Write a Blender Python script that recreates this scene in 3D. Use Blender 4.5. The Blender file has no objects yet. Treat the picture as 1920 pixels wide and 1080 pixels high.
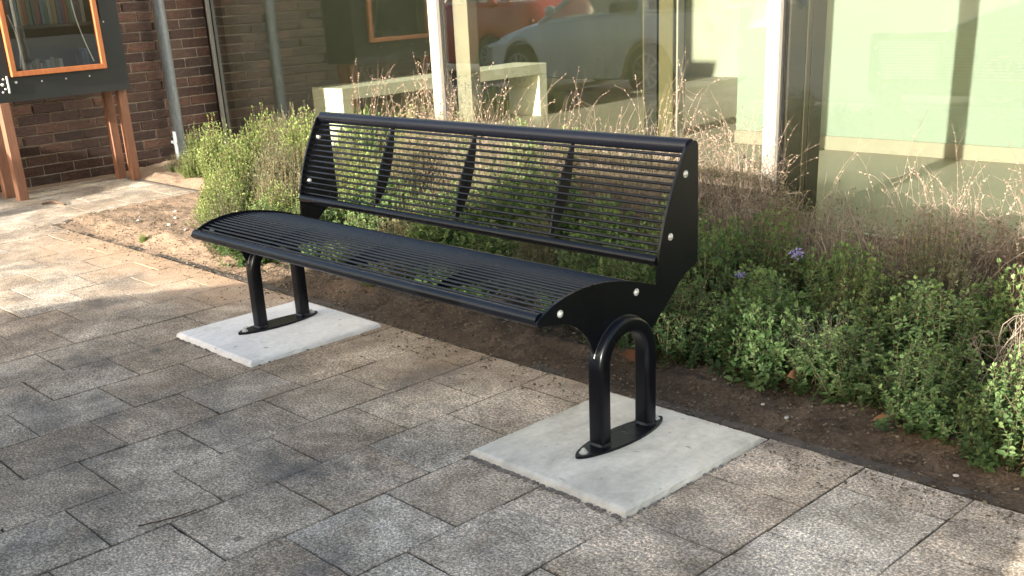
import bpy, bmesh, math, random
import numpy as np
from mathutils import Vector, Matrix

# ------------------------------------------------------------------ camera, light, exposure
scene = bpy.context.scene
COL = scene.collection
W_, H_ = 1920.0, 1080.0
F_, PX, PY = 1966.7, 909.13, 727.76
YAW, PITCH, ROLL = 2.41211, 0.3643, -0.05967
CAM = Vector((3.6015, -2.16838, 1.24311))
fw = Vector((math.cos(YAW)*math.cos(PITCH), math.sin(YAW)*math.cos(PITCH), -math.sin(PITCH)))
rt = Vector((math.sin(YAW), -math.cos(YAW), 0.0)); up0 = rt.cross(fw)
r_ = rt*math.cos(ROLL) + up0*math.sin(ROLL)
u_ = -rt*math.sin(ROLL) + up0*math.cos(ROLL)
cd = bpy.data.cameras.new('camera'); cam = bpy.data.objects.new('camera', cd); COL.objects.link(cam)
cam.matrix_world = Matrix(((r_.x, u_.x, -fw.x, CAM.x), (r_.y, u_.y, -fw.y, CAM.y), (r_.z, u_.z, -fw.z, CAM.z), (0, 0, 0, 1)))
cd.sensor_width = 36.0; cd.lens = 36.0*F_/W_
cd.shift_x = (960-PX)/W_; cd.shift_y = (PY-540)/W_
cd.clip_start = 0.05; cd.clip_end = 500
scene.camera = cam

SUN_EL = math.radians(14.5)
world = bpy.data.worlds.new('World'); scene.world = world; world.use_nodes = True
wn = world.node_tree; bgn = wn.nodes['Background']
sky = wn.nodes.new('ShaderNodeTexSky'); sky.sky_type = 'NISHITA'; sky.sun_disc = False
sky.sun_elevation = SUN_EL; sky.sun_rotation = math.radians(180+3); sky.air_density = 1.0; sky.dust_density = 3.0; sky.ozone_density = 0.6
wn.links.new(sky.outputs[0], bgn.inputs[0]); bgn.inputs[1].default_value = 0.115
sl = bpy.data.lights.new('sun', 'SUN'); sl.energy = 5.0; sl.angle = math.radians(0.6); sl.color = (1.0, 0.93, 0.82)
sun = bpy.data.objects.new('sun', sl); COL.objects.link(sun)
sd = Vector((-0.07*math.cos(SUN_EL), math.cos(SUN_EL), -math.sin(SUN_EL))).normalized()
sun.rotation_euler = sd.to_track_quat('-Z', 'Y').to_euler()
sun.location = (3, -10, 6)
scene.view_settings.view_transform = 'Standard'; scene.view_settings.look = 'None'
scene.view_settings.gamma = 1.0; scene.view_settings.exposure = 2.1
scene.view_settings.use_curve_mapping = False

rng = random.Random(7)
nr = np.random.default_rng(11)

# ------------------------------------------------------------------ materials
def mat(name, base=(0.5, 0.5, 0.5), rough=0.6, metal=0.0, spec=0.5):
    m = bpy.data.materials.new(name); m.use_nodes = True
    b = m.node_tree.nodes['Principled BSDF']
    b.inputs['Base Color'].default_value = (*base, 1); b.inputs['Roughness'].default_value = rough
    b.inputs['Metallic'].default_value = metal; b.inputs['Specular IOR Level'].default_value = spec
    return m
class N:
    def __init__(s, m): s.m = m; s.t = m.node_tree; s.b = s.t.nodes.get('Principled BSDF'); s.tc = None
    def n(s, kind, **kw):
        x = s.t.nodes.new('ShaderNode'+kind)
        for k, v in kw.items(): setattr(x, k, v)
        return x
    def link(s, a, b): s.t.links.new(a, b)
    def co(s, out='Object', scale=(1, 1, 1), loc=(0, 0, 0)):
        tc = s.n('TexCoord'); mp = s.n('Mapping'); s.link(tc.outputs[out], mp.inputs[0])
        mp.inputs['Scale'].default_value = scale; mp.inputs['Location'].default_value = loc
        return mp.outputs[0]
    def noise(s, co, scale, detail=4, rough=0.55, dist=0.0):
        x = s.n('TexNoise'); s.link(co, x.inputs['Vector']); x.inputs['Scale'].default_value = scale
        x.inputs['Detail'].default_value = detail; x.inputs['Roughness'].default_value = rough; x.inputs['Distortion'].default_value = dist
        return x.outputs['Fac']
    def ramp(s, fac, stops):
        x = s.n('ValToRGB'); s.link(fac, x.inputs[0]); e = x.color_ramp.elements
        while len(e) < len(stops): e.new(0.5)
        for i, (p, c) in enumerate(stops):
            e[i].position = p; e[i].color = (*c, 1) if len(c) == 3 else c
        return x.outputs[0]
    def mix(s, fac, a, b, mode='MIX'):
        x = s.n('Mix', data_type='RGBA', blend_type=mode)
        for v, i in ((fac, 0), (a, 6), (b, 7)):
            if isinstance(v, (int, float)): x.inputs[i].default_value = v
            elif isinstance(v, tuple): x.inputs[i].default_value = (*v, 1)
            else: s.link(v, x.inputs[i])
        return x.outputs[2]
    def math(s, op, a, b=0.0, clamp=False):
        x = s.n('Math', operation=op, use_clamp=clamp)
        for v, i in ((a, 0), (b, 1)):
            if isinstance(v, (int, float)): x.inputs[i].default_value = v
            else: s.link(v, x.inputs[i])
        return x.outputs[0]
    def mrange(s, v, a, b, c=0.0, d=1.0):
        x = s.n('MapRange'); s.link(v, x.inputs[0])
        for i, k in enumerate((a, b, c, d)): x.inputs[i+1].default_value = k
        return x.outputs[0]
    def bump(s, h, strength=0.3, dist=0.01, prev=None):
        x = s.n('Bump'); x.inputs['Strength'].default_value = strength; x.inputs['Distance'].default_value = dist
        s.link(h, x.inputs['Height'])
        if prev is not None: s.link(prev, x.inputs['Normal'])
        s.link(x.outputs[0], s.b.inputs['Normal']); return x.outputs[0]
    def attr(s, name):
        x = s.n('Attribute', attribute_name=name); return x
    def color(s, c): s.link(c, s.b.inputs['Base Color'])
    def rough(s, c): s.link(c, s.b.inputs['Roughness'])

def m_paver():
    m = mat('paver_concrete', rough=0.9, spec=0.25); g = N(m); co = g.co()
    tint = g.attr('tint'); sep = g.n('SeparateColor'); g.link(tint.outputs['Color'], sep.inputs[0])
    base = g.ramp(sep.outputs[0], [(0.0, (0.275, 0.222, 0.169)), (0.35, (0.295, 0.246, 0.193)), (0.7, (0.31, 0.267, 0.217)), (1.0, (0.33, 0.296, 0.25))])
    # washed-out grain
    sp = g.noise(co, 135, 3, 0.85)
    base = g.mix(0.74, base, g.ramp(sp, [(0.36, (0.16, 0.155, 0.15)), (0.46, (0.60, 0.59, 0.57)), (0.54, (1.2, 1.18, 1.14)), (0.64, (2.5, 2.42, 2.3))]), 'MULTIPLY')
    vo = g.n('TexVoronoi'); g.link(co, vo.inputs['Vector']); vo.inputs['Scale'].default_value = 170
    base = g.mix(g.ramp(vo.outputs['Distance'], [(0.10, (0.5, 0.5, 0.5)), (0.28, (0, 0, 0))]), base, (0.62, 0.6, 0.57))
    # broad stains
    st = g.noise(co, 2.6, 6, 0.62, 0.6)
    base = g.mix(0.9, base, g.ramp(st, [(0.33, (0.58, 0.57, 0.55)), (0.5, (1.0, 0.98, 0.95)), (0.66, (1.5, 1.49, 1.48))]), 'MULTIPLY')
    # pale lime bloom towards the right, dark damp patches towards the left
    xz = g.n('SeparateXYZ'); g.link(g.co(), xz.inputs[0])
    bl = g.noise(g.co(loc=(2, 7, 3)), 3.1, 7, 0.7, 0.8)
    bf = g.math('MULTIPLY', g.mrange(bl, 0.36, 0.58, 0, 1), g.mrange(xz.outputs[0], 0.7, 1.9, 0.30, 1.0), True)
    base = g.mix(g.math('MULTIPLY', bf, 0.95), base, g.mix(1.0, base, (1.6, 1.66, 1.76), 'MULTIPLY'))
    st2 = g.noise(g.co(scale=(1, 0.55, 1), loc=(4, 2, 0)), 5.5, 5, 0.6, 0.4)
    base = g.mix(g.mrange(st2, 0.58, 0.74, 0, 0.45), base, (0.33, 0.22, 0.13))
    st3 = g.noise(g.co(loc=(9, 5, 1)), 3.4, 5, 0.6, 0.3)
    base = g.mix(g.mrange(st3, 0.52, 0.70, 0, 0.6), base, (0.085, 0.085, 0.088))
    sv = g.n('TexVoronoi'); g.link(g.co(loc=(1, 4, 0)), sv.inputs['Vector']); sv.inputs['Scale'].default_value = 3.4
    base = g.mix(g.mrange(sv.outputs['Distance'], 0.035, 0.05, 0.55, 0.0), base, (0.05, 0.045, 0.04))
    fine = g.noise(g.co(loc=(6, 2, 0)), 14, 8, 0.75, 0.5)
    base = g.mix(0.8, base, g.ramp(fine, [(0.34, (0.68, 0.67, 0.66)), (0.5, (1, 1, 1)), (0.66, (1.28, 1.27, 1.25))]), 'MULTIPLY')
    # earth trodden out of the bed: grows towards the planting edge
    xyz = g.n('SeparateXYZ'); g.link(g.co(), xyz.inputs[0])
    n2 = g.noise(co, 4.0, 5, 0.6)
    dy = g.math('ADD', xyz.outputs[1], g.math('MULTIPLY', n2, 0.9))
    near = g.mrange(dy, 0.22, 0.72, 0, 1)
    lx = g.mrange(xyz.outputs[0], -0.1, -0.9, 0.32, 1.0)
    lx2 = g.mrange(xyz.outputs[0], -2.4, -3.1, 1.0, 0.0)
    lx3 = g.mrange(xyz.outputs[0], 1.3, 2.2, 1.0, 0.15)
    f = g.math('MULTIPLY', g.math('MULTIPLY', near, lx), g.math('MULTIPLY', lx2, lx3), True)
    base = g.mix(g.math('MULTIPLY', f, 0.85), base, (0.40, 0.265, 0.165))
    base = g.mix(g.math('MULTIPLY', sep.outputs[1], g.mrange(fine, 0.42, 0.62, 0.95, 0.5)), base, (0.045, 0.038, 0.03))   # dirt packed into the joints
    g.color(base)
    b1 = g.bump(sp, 0.8, 0.005)
    g.bump(vo.outputs['Distance'], 0.25, 0.003, b1)
    return m
def m_joint():
    m = mat('joint_sand', rough=1.0, spec=0.1); g = N(m); co = g.co()
    g.color(g.ramp(g.noise(co, 30, 5), [(0.3, (0.015, 0.013, 0.011)), (0.5, (0.05, 0.042, 0.033)), (0.65, (0.15, 0.125, 0.09))])); return m
def m_soil():
    m = mat('soil', rough=1.0, spec=0.1); g = N(m); co = g.co()
    n1 = g.noise(co, 7, 8, 0.7); n2 = g.noise(co, 90, 4, 0.7)
    c = g.ramp(n1, [(0.3, (0.055, 0.041, 0.030)), (0.5, (0.095, 0.070, 0.050)), (0.7, (0.155, 0.118, 0.085))])
    c = g.mix(0.8, c, g.ramp(n2, [(0.3, (0.45, 0.43, 0.4)), (0.55, (1, 1, 1)), (0.75, (1.9, 1.8, 1.65))]), 'MULTIPLY')
    xyz = g.n('SeparateXYZ'); g.link(co, xyz.inputs[0])
    c = g.mix(g.mrange(xyz.outputs[0], -0.6, -1.4, 0, 0.75), c, g.mix(n2, (0.21, 0.145, 0.10), (0.36, 0.265, 0.19)))  # sunlit look of the soil at the left, put into its colour
    g.color(c); b = g.bump(n1, 0.5, 0.02); g.bump(n2, 0.9, 0.006, b); return m
def m_concrete(name, c0, c1, c2, streak=True):
    m = mat(name, rough=0.75, spec=0.3); g = N(m)
    st = g.noise(g.co(scale=(2.6, 1.2, 3), loc=(1, 3, 0)), 3.6, 9, 0.66, 0.5)
    c = g.ramp(st, [(0.28, c0), (0.5, c1), (0.68, c2)])
    c = g.mix(0.5, c, g.ramp(g.noise(g.co(), 45, 5, 0.7), [(0.3, (0.75, 0.75, 0.75)), (0.6, (1.05, 1.05, 1.04))]), 'MULTIPLY')
    pit = g.noise(g.co(loc=(3, 1, 2)), 28, 2, 0.5)
    c = g.mix(g.mrange(pit, 0.70, 0.75, 0, 0.6), c, (0.22, 0.2, 0.17))
    dp_ = g.noise(g.co(loc=(5, 9, 2)), 5.0, 6, 0.7); c = g.mix(g.mrange(dp_, 0.58, 0.72, 0, 0.35), c, (0.30, 0.24, 0.17))
    g.color(c); g.bump(g.noise(g.co(), 60, 6, 0.7), 0.25, 0.004); return m
def m_metal_black():
    m = mat('black_powder_coat', (0.012, 0.014, 0.022), 0.36, 0.0, 0.6); g = N(m); co = g.co()
    g.color(g.ramp(g.noise(co, 3, 2, 0.5), [(0.3, (0.0026, 0.003, 0.005)), (0.7, (0.0036, 0.0041, 0.0068))]))
    g.rough(g.mrange(g.noise(co, 2.5, 2), 0.3, 0.7, 0.25, 0.31))
    g.b.inputs['Specular IOR Level'].default_value = 0.30
    return m
def m_brick():
    m = mat('dark_brick', rough=0.85, spec=0.3); g = N(m); co = g.co()
    t = g.attr('tint'); sp = g.n('SeparateColor'); g.link(t.outputs['Color'], sp.inputs[0])
    c = g.ramp(sp.outputs[0], [(0, (0.026, 0.014, 0.011)), (0.4, (0.045, 0.024, 0.017)), (0.75, (0.075, 0.038, 0.025)), (1, (0.042, 0.028, 0.022))])
    n = g.noise(g.co(scale=(1, 1.2, 3)), 26, 6, 0.7, 0.5)
    c = g.mix(0.9, c, g.ramp(n, [(0.3, (0.45, 0.42, 0.42)), (0.5, (1, 1, 1)), (0.72, (1.9, 1.75, 1.6))]), 'MULTIPLY')
    g.color(c); g.bump(n, 1.0, 0.012); return m
def m_mortar():
    m = mat('mortar', rough=0.95, spec=0.2); g = N(m); co = g.co()
    g.color(g.ramp(g.noise(co, 25, 5), [(0.3, (0.15, 0.125, 0.095)), (0.7, (0.27, 0.23, 0.18))])); g.bump(g.noise(co, 120, 3), 0.5, 0.004); return m
def m_wood(name, a, b):
    m = mat(name, rough=0.55, spec=0.4); g = N(m)
    n = g.noise(g.co(scale=(14, 14, 1.2)), 6, 6, 0.65, 1.2)
    g.color(g.ramp(n, [(0.3, a), (0.7, b)])); g.bump(n, 0.2, 0.003); return m
def m_zinc():
    m = mat('zinc_pipe', (0.36, 0.38, 0.38), 0.55, 0.35); g = N(m)
    n = g.noise(g.co(scale=(3, 3, 1)), 22, 5, 0.6)
    g.color(g.ramp(n, [(0.3, (0.12, 0.135, 0.14)), (0.7, (0.20, 0.215, 0.22))])); return m
def m_plain(name, c, rough=0.7, metal=0.0, var=0.12, scale=3.0, spec=0.4):
    m = mat(name, c, rough, metal, spec); g = N(m)
    n = g.noise(g.co(), scale, 5, 0.6)
    a = tuple(x*(1-var) for x in c); b = tuple(min(1, x*(1+var)) for x in c)
    g.color(g.ramp(n, [(0.3, a), (0.7, b)])); return m
def m_glass(name, tint, refl=0.06, gain=1.35, power=1.0):
    m = bpy.data.materials.new(name); m.use_nodes = True; t = m.node_tree; t.nodes.clear()
    out = t.nodes.new('ShaderNodeOutputMaterial'); mx = t.nodes.new('ShaderNodeMixShader')
    tr = t.nodes.new('ShaderNodeBsdfTransparent'); tr.inputs[0].default_value = (*tint, 1)
    gl = t.nodes.new('ShaderNodeBsdfGlossy'); gl.inputs['Roughness'].default_value = 0.004; gl.inputs[0].default_value = (0.95, 0.97, 0.97, 1)
    fr = t.nodes.new('ShaderNodeFresnel'); fr.inputs[0].default_value = 1.5
    geo = t.nodes.new('ShaderNodeNewGeometry'); io = t.nodes.new('ShaderNodeMath'); io.operation = 'MULTIPLY_ADD'; io.inputs[1].default_value = -0.83333; io.inputs[2].default_value = 1.5
    t.links.new(geo.outputs['Backfacing'], io.inputs[0]); t.links.new(io.outputs[0], fr.inputs[0])
    ma = t.nodes.new('ShaderNodeMath'); ma.operation = 'MULTIPLY_ADD'; ma.use_clamp = True; ma.inputs[1].default_value = gain; ma.inputs[2].default_value = refl
    f2 = t.nodes.new('ShaderNodeMath'); f2.operation = 'POWER'; f2.inputs[1].default_value = power; t.links.new(fr.outputs[0], f2.inputs[0]); t.links.new(f2.outputs[0], ma.inputs[0]); t.links.new(ma.outputs[0], mx.inputs[0])
    tc = t.nodes.new('ShaderNodeTexCoord'); nz = t.nodes.new('ShaderNodeTexNoise'); nz.inputs['Scale'].default_value = 1.3
    bp = t.nodes.new('ShaderNodeBump'); bp.inputs['Strength'].default_value = 0.02; bp.inputs['Distance'].default_value = 0.02
    t.links.new(tc.outputs['Object'], nz.inputs['Vector']); t.links.new(nz.outputs['Fac'], bp.inputs['Height']); t.links.new(bp.outputs[0], gl.inputs['Normal'])
    t.links.new(tr.outputs[0], mx.inputs[1]); t.links.new(gl.outputs[0], mx.inputs[2]); t.links.new(mx.outputs[0], out.inputs[0])
    return m
def m_leaf(name, stops, transl=0.35, rough=0.6):
    m = mat(name, rough=rough, spec=0.25); g = N(m)
    t = g.attr('tint'); sp = g.n('SeparateColor'); g.link(t.outputs['Color'], sp.inputs[0])
    oi = g.n('ObjectInfo')
    f = g.math('ADD', g.math('MULTIPLY', sp.outputs[0], 0.8), g.math('MULTIPLY', oi.outputs['Random'], 0.2))
    c = g.ramp(f, stops); g.color(c)
    if transl > 0:
        tr = g.n('BsdfTranslucent'); mx = g.n('MixShader'); mx.inputs[0].default_value = transl
        c2 = g.mix(1.0, c, (1.25, 1.3, 0.7), 'MULTIPLY'); g.link(c2, tr.inputs[0])
        out = g.t.nodes['Material Output']; g.link(g.b.outputs[0], mx.inputs[1]); g.link(tr.outputs[0], mx.inputs[2]); g.link(mx.outputs[0], out.inputs[0])
    return m

M = dict(
    paver=m_paver(), joint=m_joint(), soil=m_soil(),
    slab=m_concrete('pale_slab_concrete', (0.40, 0.38, 0.335), (0.60, 0.57, 0.50), (0.71, 0.675, 0.595)),  # warm cast of sun bounced off the glass is mixed into this colour
    slab2=m_concrete('pale_slab_concrete_clean', (0.60, 0.595, 0.59), (0.70, 0.69, 0.675), (0.76, 0.75, 0.73)),
    mortar_edge=m_plain('wet_mortar', (0.17, 0.15, 0.13), 0.95, var=0.4, scale=60),
    black=m_metal_black(), bolt=m_plain('steel_bolt', (0.62, 0.61, 0.58), 0.4, 0.45),
    brick=m_brick(), mortar=m_mortar(),
    post=m_wood('stained_timber', (0.14, 0.062, 0.036), (0.24, 0.11, 0.062)),
    door=m_wood('orange_timber', (0.30, 0.09, 0.028), (0.45, 0.15, 0.045)),
    cab=m_plain('black_painted_board', (0.012, 0.014, 0.014), 0.5),
    cabin=m_plain('dark_inner_board', (0.03, 0.03, 0.028), 0.7),
    zinc=m_zinc(),
    cream=m_plain('cream_aluminium', (0.27, 0.245, 0.21), 0.5, var=0.05),
    bronze=m_plain('bronze_profile', (0.055, 0.045, 0.034), 0.45, 0.3),
    olive=m_plain('olive_profile', (0.075, 0.066, 0.030), 0.5),
    bronze2=m_plain('worn_bronze_profile', (0.085, 0.072, 0.05), 0.5, 0.2),
    gasket=m_plain('rubber_gasket', (0.015, 0.014, 0.013), 0.8),
    mint=m_plain('mint_plaster', (0.185, 0.228, 0.185), 0.85, var=0.03, scale=1.2),
    skirt=m_plain('beige_skirting', (0.225, 0.21, 0.16), 0.6, var=0.05),
    floor=m_plain('beige_vinyl_floor', (0.29, 0.265, 0.21), 0.5, var=0.08, scale=1.5),
    darkwall=m_plain('grey_green_plaster', (0.30, 0.31, 0.235), 0.85, var=0.08),
    ceil=m_plain('ceiling_board', (0.5, 0.5, 0.48), 0.9),
    whitebench=m_plain('white_laminate', (0.84, 0.83, 0.66), 0.5, var=0.04),
    glass=m_glass('window_glass', (0.875, 0.895, 0.865), 0.02, 600.0, 3.0),
    cabglass=m_glass('cabinet_glass', (0.85, 0.87, 0.86), 0.02, 1.0),
    carglass=m_glass('car_glass', (0.62, 0.66, 0.66), 0.04, 1.0),
    rubber=m_plain('tyre_rubber', (0.02, 0.02, 0.02), 0.8), rim=m_plain('alloy_rim', (0.45, 0.46, 0.47), 0.35, 0.8),
    plastic=m_plain('black_plastic', (0.02, 0.02, 0.021), 0.6), seat=m_plain('car_seat_fabric', (0.05, 0.05, 0.055), 0.9),
    lampglass=m_plain('headlight_lens', (0.55, 0.57, 0.58), 0.1, 0.4), redlens=m_plain('tail_light_lens', (0.35, 0.01, 0.01), 0.2),
    plate=m_plain('yellow_number_plate', (0.7, 0.45, 0.03), 0.5),
    asphalt=m_plain('asphalt', (0.10, 0.10, 0.10), 0.95, var=0.25, scale=40), kerb=m_plain('dark_kerb_concrete', (0.075, 0.062, 0.05), 0.95, var=0.4, scale=14),
    earth=m_plain('far_ground', (0.13, 0.12, 0.09), 1.0, var=0.3, scale=1.0),
    cable=m_plain('pale_cable', (0.5, 0.5, 0.45), 0.5),
    stick=m_plain('pale_wood', (0.50, 0.36, 0.20), 0.85, var=0.25, scale=12),
    pebble=m_plain('white_pebble', (0.42, 0.40, 0.36), 0.7), debris=m_plain('bark_debris', (0.10, 0.06, 0.035), 0.95, var=0.5, scale=20),
    green=m_leaf('catmint_leaf', [(0, (0.030, 0.062, 0.022)), (0.45, (0.080, 0.138, 0.050)), (0.75, (0.155, 0.225, 0.085)), (1, (0.28, 0.34, 0.15))]),
    greyleaf=m_leaf('grey_green_leaf', [(0, (0.07, 0.09, 0.05)), (0.5, (0.13, 0.15, 0.085)), (0.85, (0.21, 0.20, 0.13)), (1, (0.30, 0.26, 0.17))]),
    lime=m_leaf('lime_leaf', [(0, (0.09, 0.14, 0.04)), (0.5, (0.17, 0.23, 0.07)), (1, (0.30, 0.35, 0.14))]),
    dry=m_leaf('dry_leaf', [(0, (0.07, 0.055, 0.042)), (0.5, (0.13, 0.105, 0.08)), (0.85, (0.21, 0.175, 0.13)), (1, (0.14, 0.15, 0.085))], 0.2),
    haystem=m_leaf('hay_stem', [(0, (0.14, 0.105, 0.08)), (0.5, (0.23, 0.185, 0.14)), (1, (0.32, 0.27, 0.21))], 0.0),
    stem=m_leaf('green_brown_stem', [(0, (0.06, 0.05, 0.03)), (1, (0.17, 0.13, 0.07))], 0.0),
    straw=m_leaf('straw_stalk', [(0, (0.15, 0.10, 0.075)), (0.5, (0.25, 0.18, 0.135)), (1, (0.36, 0.28, 0.21))], 0.0),
    flower=m_leaf('violet_flower', [(0, (0.18, 0.15, 0.40)), (1, (0.36, 0.33, 0.62))], 0.3),
    fallen=m_leaf('fallen_leaf', [(0, (0.15, 0.055, 0.03)), (0.5, (0.25, 0.12, 0.055)), (1, (0.32, 0.21, 0.10))], 0.15, 0.7),
)

# ------------------------------------------------------------------ object helpers
def link(name, me, m=None, parent=None, mats=None):
    o = bpy.data.objects.new(name, me); COL.objects.link(o)
    for x in (mats or ([m] if m else [])): me.materials.append(x)
    if parent: o.parent = parent
    return o
def tag(o, label, cat, group=None, kind=None):
    if kind: o['kind'] = kind
    if label: o['label'] = label
    if cat: o['category'] = cat
    if group: o['group'] = group
    return o
def struct(o): o['kind'] = 'structure'; return o
def empty(name, loc, label, cat, group=None, rz=0.0):
    o = bpy.data.objects.new(name, None); COL.objects.link(o); o.location = loc; o.rotation_euler = (0, 0, rz); o.empty_display_size = 0.1
    return tag(o, label, cat, group)

class MB:
    def __init__(s): s.bm = bmesh.new()
    def box(s, x0, x1, y0, y1, z0, z1, bev=0.0, seg=1, rot=None, org=None):
        c = Vector(((x0+x1)/2, (y0+y1)/2, (z0+z1)/2))
        r = bmesh.ops.create_cube(s.bm, size=1.0)
        vs = r['verts']
        bmesh.ops.scale(s.bm, vec=(x1-x0, y1-y0, z1-z0), verts=vs)
        if bev > 0:
            es = list({e for v in vs for e in v.link_edges})
            rb = bmesh.ops.bevel(s.bm, geom=es, offset=bev, segments=seg, affect='EDGES', profile=0.5)
            vs = list({v for f in rb['faces'] for v in f.verts} | {v for v in vs if v.is_valid})
        bmesh.ops.translate(s.bm, vec=c, verts=vs)
        if rot is not None: bmesh.ops.rotate(s.bm, verts=vs, cent=org if org is not None else c, matrix=rot)
        return vs
    def tube(s, pts, r, n=8, cap=True, sx=1.0, ref=None, sq=1.0):
        """swept tube; r may be list; sx squeezes the section along the frame's second axis"""
        pts = [Vector(p) for p in pts]; k = len(pts)
        rr = r if isinstance(r, (list, tuple)) else [r]*k
        rings = []; prev = None
        for i, p in enumerate(pts):
            t = (pts[min(i+1, k-1)]-pts[max(i-1, 0)]).normalized()
            if ref is not None: a = Vector(ref)
            elif prev is None: a = Vector((0, 0, 1)) if abs(t.z) < 0.9 else Vector((1, 0, 0))
            else: a = prev
            a = (a - t*a.dot(t)).normalized(); prev = a; b = t.cross(a)
            rings.append([s.bm.verts.new(p + a*math.copysign(abs(math.cos(2*math.pi*j/n))**sq, math.cos(2*math.pi*j/n))*rr[i]*sx + b*math.copysign(abs(math.sin(2*math.pi*j/n))**sq, math.sin(2*math.pi*j/n))*rr[i]) for j in range(n)])
        for i in range(k-1):
            for j in range(n):
                s.bm.faces.new((rings[i][j], rings[i][(j+1) % n], rings[i+1][(j+1) % n], rings[i+1][j]))
        if cap: s.bm.faces.new(rings[0][::-1]); s.bm.faces.new(rings[-1])
    def prism(s, poly, axis, a, b, bev=0.0):
        """polygon extruded between a and b along axis; poly gives the other two coords in order"""
        def P(q, t):
            q = list(q); q.insert(axis, t); return Vector(q)
        va = [s.bm.verts.new(P(q, a)) for q in poly]; vb = [s.bm.verts.new(P(q, b)) for q in poly]
        n = len(poly); fs = [s.bm.faces.new(va), s.bm.faces.new(vb[::-1])]
        for i in range(n): fs.append(s.bm.faces.new((va[(i+1) % n], va[i], vb[i], vb[(i+1) % n])))
        if bev > 0:
            es = list({e for f in fs[:2] for e in f.edges})
            bmesh.ops.bevel(s.bm, geom=es, offset=bev, segments=1, affect='EDGES')
    def quad(s, *p): s.bm.faces.new([s.bm.verts.new(Vector(q)) for q in p])
    def sphere(s, c, r, sc=(1, 1, 1), sub=2):
        q = bmesh.ops.create_icosphere(s.bm, subdivisions=sub, radius=r); bmesh.ops.scale(s.bm, vec=sc, verts=q['verts']); bmesh.ops.translate(s.bm, vec=c, verts=q['verts']); return q['verts']
    def cyl(s, a, b, r, n=16):
        s.tube([a, b], r, n)
    def build(s, name, m, parent=None, smooth=False, angle=40):
        bmesh.ops.recalc_face_normals(s.bm, faces=s.bm.faces)
        me = bpy.data.meshes.new(name); s.bm.to_mesh(me); s.bm.free()
        if smooth:
            me.polygons.foreach_set('use_smooth', [True]*len(me.polygons))
            try: me.set_sharp_from_angle(angle=math.radians(angle))
            except Exception: pass
        return link(name, me, m, parent)

def add_tint(me, vals):
    if vals.ndim == 2:
        a = me.color_attributes.new('tint', 'FLOAT_COLOR', 'POINT')
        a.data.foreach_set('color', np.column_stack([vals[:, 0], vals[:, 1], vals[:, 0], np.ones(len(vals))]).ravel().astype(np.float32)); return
    """per-face colour attribute 'tint' (corner domain not needed)"""
    a = me.color_attributes.new('tint', 'FLOAT_COLOR', 'POINT')
    a.data.foreach_set('color', np.column_stack([vals, vals, vals, np.ones(len(vals))]).ravel().astype(np.float32))

# ------------------------------------------------------------------ ground
b = MB(); b.box(-60, 60, -60, 40, -0.40, -0.16); struct(b.build('ground', M['earth']))
b = MB(); b.box(-60, 60, -11.0, -2.78, -0.155, -0.10); struct(b.build('road', M['asphalt']))
b = MB()
for i in range(60): b.box(-30+i*1.0+0.004, -29+i*1.0-0.004, -2.78, -2.66, -0.16, 0.004, 0.008)
struct(b.build('road_kerb', M['kerb']))
b = MB(); b.box(-14.0, 8.0, -2.66, 0.25, -0.12, -0.0036); b.box(-14.0, -3.12, 0.2495, 1.37, -0.12, -0.0037)
struct(b.build('paving_bed', M['joint']))

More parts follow.
